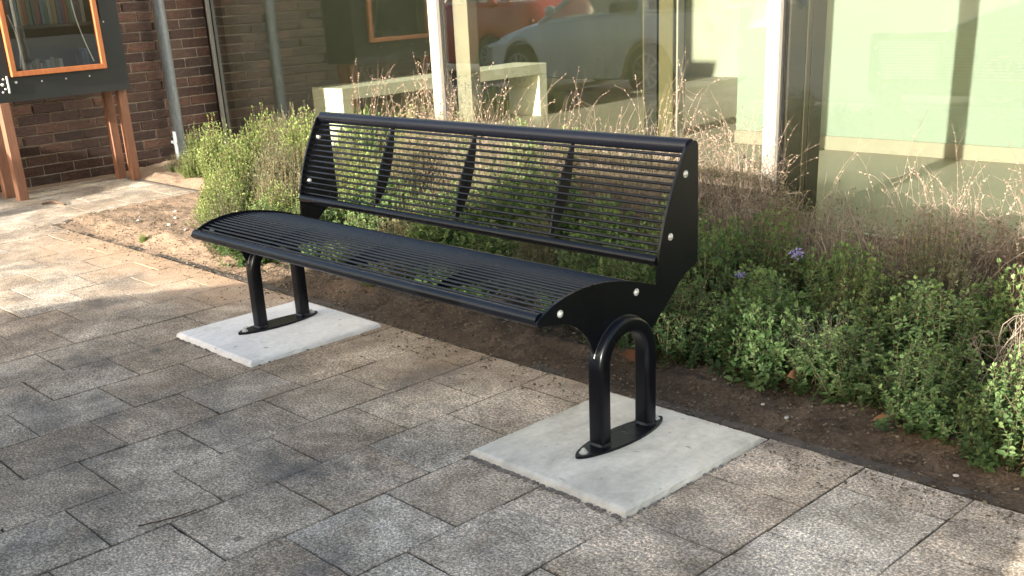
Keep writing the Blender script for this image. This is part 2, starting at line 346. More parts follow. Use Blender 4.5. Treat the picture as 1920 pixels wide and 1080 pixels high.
# pavers laid in half-bond: columns run away from the kerb
def make_pavers():
    V = []; Fc = []; T = []
    PXW, PYL = 0.2886, 0.318
    r = random.Random(3)
    def block(x0, x1, y0, y1):
        g = 0.0018; c = 0.0024
        x0 += g; x1 -= g; y0 += g; y1 -= g
        if x1-x0 < 0.02 or y1-y0 < 0.02: return
        dz = r.uniform(-0.0016, 0.0016); tx = r.uniform(-.003, .003); ty = r.uniform(-.003, .003)
        cx, cy = (x0+x1)/2, (y0+y1)/2
        base = len(V); t = r.random()
        # irregular, slightly worn outline
        def side(ax, ay, bx, by, n=5):
            return [(ax+(bx-ax)*k/n, ay+(by-ay)*k/n) for k in range(n)]
        out = side(x0, y0, x1, y0)+side(x1, y0, x1, y1)+side(x1, y1, x0, y1)+side(x0, y1, x0, y0)
        n = len(out)
        o2 = []; 
        for (x, y) in out:
            big = 0.004 if r.random() < 0.06 else 0.0
            sx_, sy_ = (1 if x < cx else -1), (1 if y < cy else -1)
            o2.append((x+r.uniform(-.0011, .0011)+big*sx_*r.random(), y+r.uniform(-.0011, .0011)+big*sy_*r.random()))
        for (x, y) in o2:
            V.append((x, y, -0.03))
        for (x, y) in o2:
            V.append((x, y, -c+dz+tx*(x-cx)+ty*(y-cy)))
        for (x, y) in o2:
            k = 1-c/abs((x1-x0)/2); l = 1-c/abs((y1-y0)/2)
            V.append((cx+(x-cx)*k, cy+(y-cy)*l, dz+tx*(x-cx)+ty*(y-cy)))
        for i in range(n):
            j = (i+1) % n
            Fc.append((base+i, base+j, base+n+j, base+n+i)); Fc.append((base+n+i, base+n+j, base+2*n+j, base+2*n+i))
        Fc.append(tuple(base+2*n+i for i in range(n)))
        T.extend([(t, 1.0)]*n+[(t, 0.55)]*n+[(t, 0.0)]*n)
    for k in range(-44, 24):
        x0 = 0.664 + k*PXW; x1 = x0+PXW
        off = -0.22 if k % 2 == 0 else -0.06
        j0 = int((-2.66-off)/PYL)-1
        for j in range(j0, 12):
            y0 = off + j*PYL; y1 = y0+PYL
            ymax = 0.245 if x0 > -3.15 else 1.365
            y0c, y1c = max(y0, -2.655), min(y1, ymax)
            if y1c-y0c < 0.03: continue
            if x0 < -4.62 and y1c > -2.6 and y0c > -2.4 and x1 < -4.55: 
                if y0c > 0.0 and x0 < -4.7: continue
            block(x0, x1, y0c, y1c)
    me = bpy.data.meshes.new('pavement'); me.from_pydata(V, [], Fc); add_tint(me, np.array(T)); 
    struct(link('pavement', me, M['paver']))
make_pavers()
# narrow concrete edging between paving and bed
b = MB()
for i in range(8): b.box(-3.08+i*1.0+0.003, -2.08+i*1.0-0.003, 0.252, 0.302, -0.12, -0.008+0.002*(i % 3), 0.006)
for i in range(1): b.box(-3.118, -3.07, 0.31+i*1.05, 1.36+i*1.05, -0.12, 0.008, 0.006)
struct(b.build('edging_kerb', M['kerb']))
b = MB(); b.box(-4.7, -3.12, 1.372, 1.415, -0.12, 0.004, 0.006); struct(b.build('edging_kerb', M['kerb']))

def soil_h(x, y):
    e = min(1.0, max(0.0, (y-0.27)/0.22)); e = e*e*(3-2*e)
    if x < -3.13: e = min(e, min(1, max(0, (y-1.39)/0.15)))
    n = 0.5*math.sin(3.1*x+1.3*math.sin(2.2*y))+0.3*math.sin(7.3*x+5.1*y)+0.2*math.sin(13*x-11*y+2)
    return -0.010 + e*(0.045+0.018*n)
def make_soil():
    nx, ny = 560, 150
    xs = np.linspace(-4.72, 6.0, nx); ys = np.linspace(0.2475, 2.44, ny)
    X, Y = np.meshgrid(xs, ys, indexing='ij')
    Z = np.vectorize(soil_h)(X, Y)
    # lumps
    def vn(sc, seed):
        r = np.random.default_rng(seed); g = r.random((int(11*sc)+3, int(3*sc)+3))
        u = (X+4.8)*sc; v = (Y)*sc; i = u.astype(int); j = v.astype(int); fu = u-i; fv = v-j
        fu = fu*fu*(3-2*fu); fv = fv*fv*(3-2*fv)
        return g[i, j]*(1-fu)*(1-fv)+g[i+1, j]*fu*(1-fv)+g[i, j+1]*(1-fu)*fv+g[i+1, j+1]*fu*fv
    Z += (vn(6, 8)-.32)*0.022*np.clip((0.36-Y)/0.08, 0, 1)
    Z += (vn(40, 9)-.5)*0.006*np.clip((0.36-Y)/0.08, 0, 1)
    e = np.clip((Y-0.28)/0.12, 0, 1)
    e = e*np.where(X < -0.9, 0.45, 1.0)
    Z += e*((vn(9, 1)-.5)*0.024+(vn(22, 2)-.5)*0.020+(vn(48, 3)-.5)*0.016)
    V = np.column_stack([X.ravel(), Y.ravel(), Z.ravel()])
    Fc = []
    for i in range(nx-1):
        xm = xs[i]
        for j in range(ny-1):
            if xm < -3.13 and ys[j] < 1.40: continue
            a = i*ny+j; Fc.append((a, a+ny, a+ny+1, a+1))
    me = bpy.data.meshes.new('soil'); me.from_pydata(V.tolist(), [], Fc)
    me.polygons.foreach_set('use_smooth', [True]*len(me.polygons))
    struct(link('soil', me, M['soil']))
make_soil()
b = MB(); b.box(-4.745, -4.62, 0.17, 1.40, -0.10, 0.006); struct(b.build('soil', M['soil']))

# ------------------------------------------------------------------ concrete slabs
def slab(x0, x1, y0, y1, m, label, seed):
    r = random.Random(seed); zt = 0.021
    # outline with small irregularities, sloping trowelled shoulder
    def ring(ins, z, jit):
        pts = []
        n = 26
        c = [(x0+ins, y0+ins), (x1-ins, y0+ins), (x1-ins, y1-ins), (x0+ins, y1-ins)]
        for i in range(4):
            a, bb = c[i], c[(i+1) % 4]
            for k in range(n):
                t = k/n; pts.append((a[0]+(bb[0]-a[0])*t+r.uniform(-jit, jit), a[1]+(bb[1]-a[1])*t+r.uniform(-jit, jit), z))
        return pts
    R = [ring(-0.004, -0.03, 0.0015), ring(0.0, 0.006, 0.002), ring(0.003, zt-0.006, 0.0012), ring(0.012, zt, 0.0008)]
    V = [p for q in R for p in q]; n = len(R[0]); Fc = []
    for k in range(3):
        for i in range(n): Fc.append((k*n+i, k*n+(i+1) % n, (k+1)*n+(i+1) % n, (k+1)*n+i))
    Fc.append(tuple(3*n+i for i in range(n)))
    me = bpy.data.meshes.new('concrete_slab'); me.from_pydata(V, [], Fc)
    o = tag(link('concrete_slab', me, m), label, 'concrete slab')
    # crumbly mortar spill along the near edge
    e = MB()
    for i in range(260 if seed == 1 else 40):
        t = abs(r.gauss(0, .33)) if r.random() < .7 else r.random()
        if t > 1: continue
        if r.random() < 0.9: p = (x0+(x1-x0)*t, y0-0.002-abs(r.gauss(0, 0.007)), 0.002)
        else: p = (x1+0.003+abs(r.gauss(0, 0.004)), y0+(y1-y0)*t, 0.002)
        e.sphere(p, r.uniform(0.002, 0.0075), (1, 1, 0.6), 1)
    e.build('mortar_spill', M['mortar_edge'], o)
    return o
slab(1.533, 2.105, -0.391, 0.206, M['slab'], 'pale streaky concrete slab under the near leg of the black bench', 1)
slab(-0.226, 0.346, -0.391, 0.206, M['slab2'], 'clean bluish white concrete slab under the far leg of the black bench', 2)

# ------------------------------------------------------------------ bench
bench = empty('park_bench', (0.9, 0, 0.0), 'long black metal bench with curved seat and back of thin rods on two slabs', 'bench')
LX = 1.8
arch_c = (-0.037, 0.255); R_OUT = 0.124
def W(o): o.matrix_parent_inverse = Matrix.Translation((-0.9, 0, 0)); return o
back_front = [(0.273, 0.812), (0.237, 0.796), (0.215, 0.757), (0.197, 0.721), (0.177, 0.68), (0.160, 0.641), (0.145, 0.602), (0.134, 0.563), (0.125, 0.53), (0.120, 0.50), (0.118, 0.470), (0.117, 0.431)]
seat_top = [(0.090, 0.440), (0.04, 0.457), (-0.005, 0.470), (-0.055, 0.481), (-0.10, 0.489), (-0.148, 0.493), (-0.19, 0.494), (-0.227, 0.491), (-0.27, 0.485), (-0.307, 0.475), (-0.340, 0.461), (-0.365, 0.447)]
bottom = [(-0.372, 0.440), (-0.365, 0.431), (-0.343, 0.424), (-0.299, 0.420), (-0.275, 0.416), (-0.25, 0.406), (-0.225, 0.392), (-0.20, 0.372), (-0.183, 0.352), (-0.17, 0.33), (-0.158, 0.300)]
arc = [(arch_c[0]+(R_OUT-0.006)*math.cos(t), arch_c[1]+(R_OUT-0.006)*math.sin(t)) for t in [math.radians(a) for a in range(158, 21, -8)]]
rear = [(0.101, 0.317), (0.118, 0.333), (0.14, 0.352), (0.165, 0.372), (0.187, 0.392), (0.215, 0.418), (0.244, 0.439), (0.275, 0.450), (0.298, 0.458), (0.303, 0.468)]
rear2 = [(0.297, 0.800), (0.288, 0.811)]
outline = back_front + seat_top + bottom + arc + rear + rear2
def end_panel(x, sgn):
    q = MB(); q.prism(outline, 0, x-0.004, x+0.004, 0.0012); p = W(q.build('end_panel', M['black'], bench))
    for (y, z) in ((0.238, 0.725), (0.172, 0.559), (0.021, 0.433), (-0.286, 0.446)):
        for s in ((1, -1)):
            q = MB(); q.cyl((x+s*0.004, y, z), (x+s*0.0055, y, z), 0.0105, 14); q.sphere((x+s*0.0055, y, z), 0.0072, (0.75, 1, 1), 2)
            c = q.build('bolt', M['bolt'], p, True)
    return p
end_panel(LX, 1); end_panel(0.0, -1)
XA, XB = 0.0045, LX-0.0045
def rail(name, y, z, r):
    q = MB(); q.tube([(XA, y, z), (0.6, y, z), (1.2, y, z), (XB, y, z)], r, 20); return W(q.build(name, M['black'], bench, True))
rail('top_rail', 0.268, 0.797, 0.0215)
rail('lower_back_rail', 0.128, 0.497, 0.0155)
rail('front_rail', -0.352, 0.443, 0.0185)
rail('rear_seat_rail', 0.085, 0.425, 0.013)
def resample(pts, n):
    P = [Vector((0, a, c)) for a, c in pts]; d = [0]
    for i in range(1, len(P)): d.append(d[-1]+(P[i]-P[i-1]).length)
    out = []
    for k in range(n):
        s = d[-1]*k/(n-1); i = max(j for j in range(len(d)) if d[j] <= s+1e-9); i = min(i, len(P)-2)
        t = (s-d[i])/(d[i+1]-d[i]); out.append(P[i].lerp(P[i+1], t))
    return out
bl = [(0.252, 0.770), (0.221, 0.722), (0.198, 0.68), (0.179, 0.641), (0.163, 0.602), (0.151, 0.563), (0.143, 0.53), (0.140, 0.516)]
q = MB()
for p in resample(bl, 14): q.tube([(XA, p.y+0.006, p.z), (0.9, p.y+0.006, p.z), (XB, p.y+0.006, p.z)], 0.0044, 8)
W(q.build('back_grille', M['black'], bench, True))
sl_ = [(-0.328, 0.458), (-0.30, 0.469), (-0.265, 0.477), (-0.227, 0.482), (-0.19, 0.485), (-0.148, 0.485), (-0.10, 0.481), (-0.055, 0.473), (-0.005, 0.462), (0.04, 0.449), (0.078, 0.436)]
q = MB()
for p in resample(sl_, 23): q.tube([(XA, p.y, p.z-0.002), (0.9, p.y, p.z-0.002), (XB, p.y, p.z-0.002)], 0.0042, 8)
W(q.build('seat_grille', M['black'], bench, True))
rib_poly = [(0.262, 0.778), (0.232, 0.722), (0.209, 0.68), (0.190, 0.641), (0.174, 0.602), (0.162, 0.563), (0.154, 0.53), (0.146, 0.506),
            (0.165, 0.512), (0.205, 0.56), (0.232, 0.61), (0.252, 0.67), (0.263, 0.72), (0.272, 0.776)]
for x in (0.45, 0.9, 1.35):
    q = MB(); q.prism([(y+0.004, z) for y, z in rib_poly], 0, x-0.0035, x+0.0035); W(q.build('back_rib', M['black'], bench))
    top = [(p.y, p.z-0.007) for p in resample(sl_, 12)]; bot = [(y, z-0.012-0.038*math.sin(math.pi*i/11)) for i, (y, z) in enumerate(top)]
    q = MB(); q.prism(top+bot[::-1], 0, x-0.0035, x+0.0035); W(q.build('seat_rib', M['black'], bench))
# arches: flattened tube bent over, on a pointed-oval base plate with two anchor bolts
def leg_arch(x):
    yc = -0.037; rad = 0.100; zc = 0.255; pts = [(x, yc-rad, 0.026)]
    pts += [(x, yc-rad, z) for z in (0.10, 0.18, 0.24)]
    pts += [(x, yc+rad*math.cos(t), zc+rad*math.sin(t)) for t in [math.pi*(1-k/18) for k in range(0, 19)]]
    pts += [(x, yc+rad, z) for z in (0.24, 0.18, 0.10, 0.026)]
    q = MB(); q.tube(pts, 0.0215, 32, True, sx=1.22, ref=(1, 0, 0), sq=0.40); 
    o = W(q.build('leg_arch', M['black'], bench, True, 60))
    # raised seam where the end panel meets the tube
    q = MB(); pr = [(x, yc+(rad+0.0222)*math.cos(t), zc+(rad+0.0222)*math.sin(t)) for t in [math.radians(a) for a in range(165, 14, -10)]]
    q.tube(pr, 0.0035, 8, True); q.build('weld_seam', M['black'], o, True)
    for (yy) in (yc-rad, yc+rad):
        q = MB(); q.tube([(x, yy, 0.0285), (x, yy, 0.036)], [0.027, 0.0225], 32, True, 1.2, (1, 0, 0), 0.6); q.build('foot_weld', M['black'], o, True)
    poly = []
    n = 20; y0, y1, w = -0.246, 0.128, 0.050
    for k in range(n+1):
        t = (1-math.cos(math.pi*k/n))/2; poly.append((x+0.008-w*math.sin(math.pi*t)**0.55, y0+(y1-y0)*t))
    for k in range(1, n):
        t = (1+math.cos(math.pi*k/n))/2; poly.append((x+0.008+w*math.sin(math.pi*t)**0.55, y0+(y1-y0)*t))
    q = MB(); q.prism(poly, 2, 0.0212, 0.0295, 0.001); pl = W(q.build('base_plate', M['black'], bench))
    for yb in (-0.216, 0.100):
        q = MB(); q.cyl((x+0.008, yb, 0.0295), (x+0.008, yb, 0.0312), 0.0125, 18); q.cyl((x+0.008, yb, 0.0312), (x+0.008, yb, 0.038), 0.0088, 6)
        q.cyl((x+0.008, yb, 0.038), (x+0.008, yb, 0.043), 0.0045, 12)
        q.build('anchor_bolt', M['bolt'], pl)
leg_arch(LX+0.002); leg_arch(0.010)

# ------------------------------------------------------------------ brick wall
def brick_wall():
    root = empty('brick_wall', (-4.75, 0.5, 0), 'dark brown brick wall with pale mortar behind the book cabinet', 'wall')
    inv = Matrix.Translation((4.75, -0.5, 0))
    y0, y1 = 0.17, 2.43; zt = 3.2
    b = MB(); b.box(-5.1, -4.757, y0, y1, -0.15, zt); o = b.build('mortar_bed', M['mortar'], root); o.matrix_parent_inverse = inv
    V = []; Fc = []; T = []; r = random.Random(5)
    H = 0.0760; Lb = 0.240; g = 0.0045
    for c in range(-2, int(zt/H)):
        off = (c % 2)*Lb/2 + 0.03
        z0 = c*H+g; z1 = (c+1)*H-g
        k = int((y0-off)/Lb)-1
        while off+k*Lb < y1:
            a = max(y0, off+k*Lb+g); e = min(y1, off+(k+1)*Lb-g); k += 1
            if e-a < 0.02: continue
            xo = -4.75 + r.uniform(-0.002, 0.002); t = r.random(); ch = 0.004; base = len(V)
            j = lambda: r.uniform(-0.0018, 0.0018)
            ring0 = [(a, z0), ((a+e)/2, z0), (e, z0), (e, z1), ((a+e)/2, z1), (a, z1)]
            for (yy, zz) in ring0: V.append((-4.775, yy+j(), zz+j()))
            for (yy, zz) in ring0: V.append((xo-ch*0.6, yy+j(), zz+j()))
            cy, cz = (a+e)/2, (z0+z1)/2
            for (yy, zz) in ring0: V.append((xo, yy+(ch if yy < cy-1e-6 else -ch if yy > cy+1e-6 else 0)+j(), zz+(ch if zz < cz else -ch)+j()))
            for q in (0, 6):
                for i in range(6): Fc.append((base+q+i, base+q+(i+1) % 6, base+q+6+(i+1) % 6, base+q+6+i))
            Fc.append(tuple(base+12+i for i in range(6))); T.extend([t]*18)
    me = bpy.data.meshes.new('bricks'); me.from_pydata(V, [], Fc); add_tint(me, np.array(T))
    o = link('bricks', me, M['brick'], root); o.matrix_parent_inverse = inv
brick_wall()

# ------------------------------------------------------------------ downpipe
dp = empty('downpipe', (-4.62, 1.965, 0), 'grey zinc downpipe on the dark brick wall', 'downpipe')
q = MB(); q.tube([(0, 0, 0.0), (0, 0, 1.2), (0, 0, 3.2)], 0.047, 28); q.build('pipe', M['zinc'], dp, True)
for z in (0.175, 2.0):
    q = MB(); q.tube([(0, 0, z), (0, 0, z+0.022)], 0.0505, 28); q.box(-0.13, -0.045, -0.012, 0.012, z, z+0.022); q.box(-0.02, 0.02, 0.045, 0.068, z+0.003, z+0.019, 0.002); q.build('bracket', M['zinc'], dp)

# ------------------------------------------------------------------ book cabinet
cb = empty('book_cabinet', (-4.4, 0.92, 0), 'black outdoor book cabinet with an orange framed door on timber posts', 'cabinet')
CI = Matrix.Translation((4.4, -0.92, 0))
def C(o): o.matrix_parent_inverse = CI; return o
cx0, cx1, cy0, cy1, cz0, cz1 = -4.62, -4.20, 0.38, 1.425, 0.68, 2.25
b = MB(); t = 0.03
b.box(cx0, cx0+t, cy0, cy1, cz0, cz1); b.box(cx0+t, cx1-0.02, cy0, cy0+t, cz0, cz1); b.box(cx0+t, cx1-0.02, cy1-t, cy1, cz0, cz1)
b.box(cx0+t, cx1-0.02, cy0+t, cy1-t, cz0, cz0+0.12); b.box(cx0+t, cx1-0.02, cy0+t, cy1-t, cz1-t, cz1)
C(b.build('carcass', M['cabin'], cb))
b = MB(); fx0, fx1 = cx1-0.02, cx1
oy0, oy1, oz0, oz1 = 0.60, 1.235, 0.875, 2.05
b.box(fx0, fx1, cy0, oy0, cz0, cz1); b.box(fx0, fx1, oy1, cy1, cz0, cz1); b.box(fx0, fx1, oy0, oy1, cz0, oz0); b.box(fx0, fx1, oy0, oy1, oz1, cz1)
C(b.build('front_board', M['cab'], cb))
b = MB(); b.box(-4.66, -4.16, 0.34, 1.46, 2.25, 2.30, 0.004); C(b.build('roof', M['cab'], cb))
dr = MB(); w = 0.036; dx0, dx1 = -4.199, -4.168
dr.box(dx0, dx1, 0.572, 0.572+w, 0.845, 2.09, 0.003); dr.box(dx0, dx1, 1.262-w, 1.262, 0.845, 2.09, 0.003)
dr.box(dx0, dx1, 0.572+w, 1.262-w, 0.845, 0.845+w, 0.003); dr.box(dx0, dx1, 0.572+w, 1.262-w, 2.09-w, 2.09, 0.003)
door = C(dr.build('door', M['door'], cb))
b = MB(); b.box(-4.188, -4.183, 0.572+w, 1.262-w, 0.845+w, 2.09-w); g_ = b.build('door_pane', M['cabglass'], door)
for z in (1.15, 1.62):
    b = MB(); b.box(cx0+t, cx1-0.05, cy0+t, cy1-t, z, z+0.02); C(b.build('shelf', M['cabin'], cb))
for (y, z) in ((0.60, 0.808), (0.78, 0.800), (0.955, 0.800), (1.13, 0.802), (1.305, 1.165)):
    b = MB(); b.sphere((cx1, y, z), 0.0105 if y < 0.7 else 0.0065, (0.6, 1, 1), 2); C(b.build('screw', M['bolt'], cb, True))
b = MB(); b.box(cx1, cx1+0.008, 1.283, 1.297, 1.19, 1.32, 0.002); C(b.build('hinge', M['cab'], cb))
la = MB(); la.box(cx1, cx1+0.012, 0.535, 0.548, 0.74, 0.855, 0.003); lo = C(la.build('latch', M['bolt'], cb))
for (y, z, rr) in ((0.505, 0.80, 0.012), (0.52, 0.77, 0.008), (0.50, 0.75, 0.008), (0.517, 0.835, 0.008)):
    b = MB(); b.sphere((cx1, y, z), rr, (0.6, 1, 1), 2); b.build('screw', M['bolt'], lo, True)
for k, pts in enumerate([[(-4.215, 0.64, 1.25), (-4.215, 0.665, 1.15), (-4.215, 0.675, 1.02), (-4.215, 0.655, 0.90)], [(-4.215, 1.10, 1.36), (-4.215, 1.11, 1.22), (-4.215, 1.145, 1.05), (-4.215, 1.19, 0.90)]]):
    P = [Vector(p) for p in pts]; q = []
    for i in range(13):
        s = i/12*3; j = min(int(s), 2); f = s-j
        p0 = P[max(j-1, 0)]; p1 = P[j]; p2 = P[j+1]; p3 = P[min(j+2, 3)]
        q.append(0.5*((2*p1)+(-p0+p2)*f+(2*p0-5*p1+4*p2-p3)*f*f+(-p0+3*p1-3*p2+p3)*f**3))
    b = MB(); b.tube(q, 0.0045, 8); C(b.build('stay_cable', M['cable'], cb, True))
for (x0, x1, y0, y1) in ((-4.265, -4.195, 0.455, 0.525), (-4.49, -4.42, 0.440, 0.510), (-4.345, -4.285, 1.362, 1.428), (-4.525, -4.465, 1.330, 1.396)):
    b = MB(); b.box(x0, x1, y0, y1, -0.02, cz0-0.002, 0.004); C(b.build('leg', M['post'], cb))
# books
bk_cols = [(0.35, 0.06, 0.04), (0.45, 0.45, 0.42), (0.10, 0.11, 0.12), (0.30, 0.30, 0.27), (0.05, 0.10, 0.20), (0.30, 0.22, 0.10), (0.06, 0.17, 0.12), (0.55, 0.53, 0.48), (0.12, 0.05, 0.10), (0.08, 0.20, 0.30)]
bkm = [m_plain('book_cover', tuple(v*.35 for v in c), 0.6, var=0.1) for c in bk_cols]; paper = m_plain('book_pages', (0.6, 0.56, 0.45), 0.9)
def book(y, x, z, th, h, d, ci, label, group):
    e = empty('book', (x, y, z), label, 'book', group)
    b = MB(); b.box(-0.003, 0.0, 0, th, 0, h); b.box(-d, -0.003, 0, 0.002, 0, h); b.box(-d, -0.003, th-0.002, th, 0, h); b.build('cover', bkm[ci], e)
    b = MB(); b.box(-d+0.004, -0.004, 0.0025, th-0.0025, 0.003, h-0.004); b.build('pages', paper, e)
y = 0.62; i = 0; rb = random.Random(12)
while y < 1.19:
    th = rb.uniform(0.016, 0.032)
    book(y, -4.27-rb.uniform(0, 0.02), 1.172, th, rb.uniform(0.17, 0.24), 0.14, 0 if i in (0, 1) else rb.randrange(10), 'upright book in the upper row behind the cabinet pane', 'books on the upper cabinet shelf'); y += th+0.003; i += 1
y = 0.70
while y < 1.0:
    th = rb.uniform(0.016, 0.03)
    book(y, -4.33, 0.802, th, rb.uniform(0.115, 0.15), 0.11, rb.choice((1, 5, 6, 7, 9, 3)), 'small book standing on the floor of the cabinet', 'books on the cabinet floor'); y += th+0.003
book(1.17, -4.30, 0.802, 0.022, 0.19, 0.11, 9, 'blue book standing alone in the right corner of the cabinet', None)
book(1.145, -4.30, 0.802, 0.02, 0.17, 0.11, 4, 'dark blue book beside the lone blue book in the cabinet', None)

# ------------------------------------------------------------------ glass facade
YG = 2.47
fa = empty('glass_facade', (0, YG, 0), 'tall glass shopfront with cream and bronze mullions behind the planting', 'window')
FI = Matrix.Translation((0, -YG, 0))
def Fp(o): o.matrix_parent_inverse = FI; return o
ZT = 2.9
def mullion(xa, xb, deep=0.30, cream=True):
    b = MB(); b.box(xa, xb, YG-0.035, YG-0.002, 0.0, ZT, 0.003); o = Fp(b.build('mullion', M['cream'], fa))
    b = MB(); b.box(xa+0.006, xb+0.004, YG-0.0015, YG+0.018, 0.0, ZT); b.build('gasket', M['gasket'], o)
    return o
# mullion at x about -1.85, -4.95, 0.67
o1 = mullion(-1.885, -1.80); b = MB(); b.box(-1.89, -1.795, YG+0.02, YG+0.10, 0, ZT, 0.002); b.build('mullion_body', M['gasket'], o1)
b = MB(); b.box(-1.90, -1.66, YG+0.105, YG+0.19, 0, ZT, 0.002); b.build('inner_post', M['skirt'], o1)
o2 = mullion(0.628, 0.700)
b = MB(); b.box(0.62, 0.712, YG+0.045, YG+0.19, 0, ZT, 0.003); b.build('mullion_body', M['bronze'], o2)
b = MB(); b.box(0.60, 0.716, YG+0.195, YG+0.235, 0, ZT, 0.003); b.build('mullion_body', M['bronze2'], o2)
b = MB(); b.box(0.60, 0.718, YG+0.24, YG+0.36, 0, ZT, 0.003); b.build('mullion_body', M['bronze'], o2)
o3 = mullion(-4.735, -4.712); b = MB(); b.box(-4.76, -4.71, YG+0.02, YG+0.10, 0, ZT); b.build('mullion_body', M['bronze'], o3)
o4 = mullion(3.30, 3.37); b = MB(); b.box(3.29, 3.38, YG+0.02, YG+0.17, 0, ZT); b.build('mullion_body', M['bronze'], o4)
o5 = mullion(5.90, 5.97)
for (xa, xb) in ((-4.699, -1.886), (-1.799, 0.627), (0.701, 3.299), (3.371, 5.899)):
    b = MB(); b.box(xa, xb, YG, YG+0.008, 0.05, ZT-0.05); Fp(b.build('pane', M['glass'], fa))
    b = MB(); b.box(xa, xb, YG-0.03, YG+0.05, -0.06, 0.0495, 0.003); Fp(b.build('bottom_rail', M['bronze'], fa))
    b = MB(); b.box(xa, xb, YG-0.03, YG+0.05, ZT-0.0495, ZT+0.06, 0.003); Fp(b.build('top_rail', M['cream'], fa))

# ------------------------------------------------------------------ interior behind the glass
b = MB(); b.box(-5.55, 6.2, YG+0.055, 9.6, -0.06, 0.0); struct(b.build('interior_floor', M['floor']))
iw = empty('mint_wall', (0, 4.95, 0), 'sunlit mint green interior wall with beige skirting behind the right pane', 'wall')
b = MB(); b.box(-1.21, 6.2, 4.915, 5.10, 0.0005, 3.1); o = b.build('plaster', M['mint'], iw); o.matrix_parent_inverse = Matrix.Translation((0, -4.95, 0))
b = MB(); b.box(-1.216, 6.2, 4.90, 4.9145, 0.0005, 0.10, 0.002); o = b.build('skirting', M['skirt'], iw); o.matrix_parent_inverse = Matrix.Translation((0, -4.95, 0))
def wall(name, m, x0, x1, y0, y1, z0, z1, label):
    b = MB(); b.box(x0, x1, y0, y1, z0, z1); return tag(b.build(name, m), label, 'wall')
wall('interior_wall', M['darkwall'], -5.75, -5.56, YG+0.06, 9.6, -0.06, 3.1, 'shaded grey green side wall inside the room at the left')
wall('interior_wall', M['darkwall'], -5.55, 6.2, 9.61, 9.8, -0.06, 3.1, 'plain back wall at the far end of the room')
wall('interior_wall', M['mint'], 6.21, 6.4, YG+0.06, 9.6, -0.06, 3.1, 'mint side wall at the right end of the room')
b = MB(); b.box(-5.75, 6.4, YG-0.05, 9.8, 3.11, 3.3); struct(b.build('ceiling', M['ceil']))
b = MB(); b.box(-5.75, -4.762, YG-0.03, YG+0.055, -0.06, 3.1); tag(b.build('corner_panel', M['bronze']), 'narrow bronze panel closing the corner beside the brick wall', 'panel')
# column
co = empty('column', (-0.40, 3.0, 0), 'slim olive brown column with dark core just inside the glass', 'column')
b = MB(); b.box(-0.0195, 0.085, -0.06, 0.06, 0, 3.1, 0.004); b.build('shaft', M['olive'], co)
b = MB(); b.box(-0.115, -0.02, -0.075, 0.045, 0, 3.1, 0.002); b.build('dark_core', M['gasket'], co)
b = MB(); b.box(-0.145, -0.116, -0.05, 0.05, 0, 3.1, 0.002); b.build('edge_strip', M['olive'], co)
b = MB(); b.box(0.0855, 0.098, -0.03, 0.03, 0, 3.1, 0.002); b.build('seal', M['cream'], co)
# white indoor bench
ib = empty('indoor_bench', (-4.3, 4.4, 0), 'white box frame bench standing inside behind the glass', 'bench')
II = Matrix.Translation((4.3, -4.4, 0))
b = MB(); b.box(-4.49, -4.04, 3.23, 5.75, 0.405, 0.505, 0.003); o = b.build('bench_top', M['whitebench'], ib); o.matrix_parent_inverse = II
for (a, c) in ((3.232, 3.33), (5.64, 5.748)):
    b = MB(); b.box(-4.488, -4.042, a, c, 0, 0.404); o = b.build('leg', M['whitebench'], ib); o.matrix_parent_inverse = II

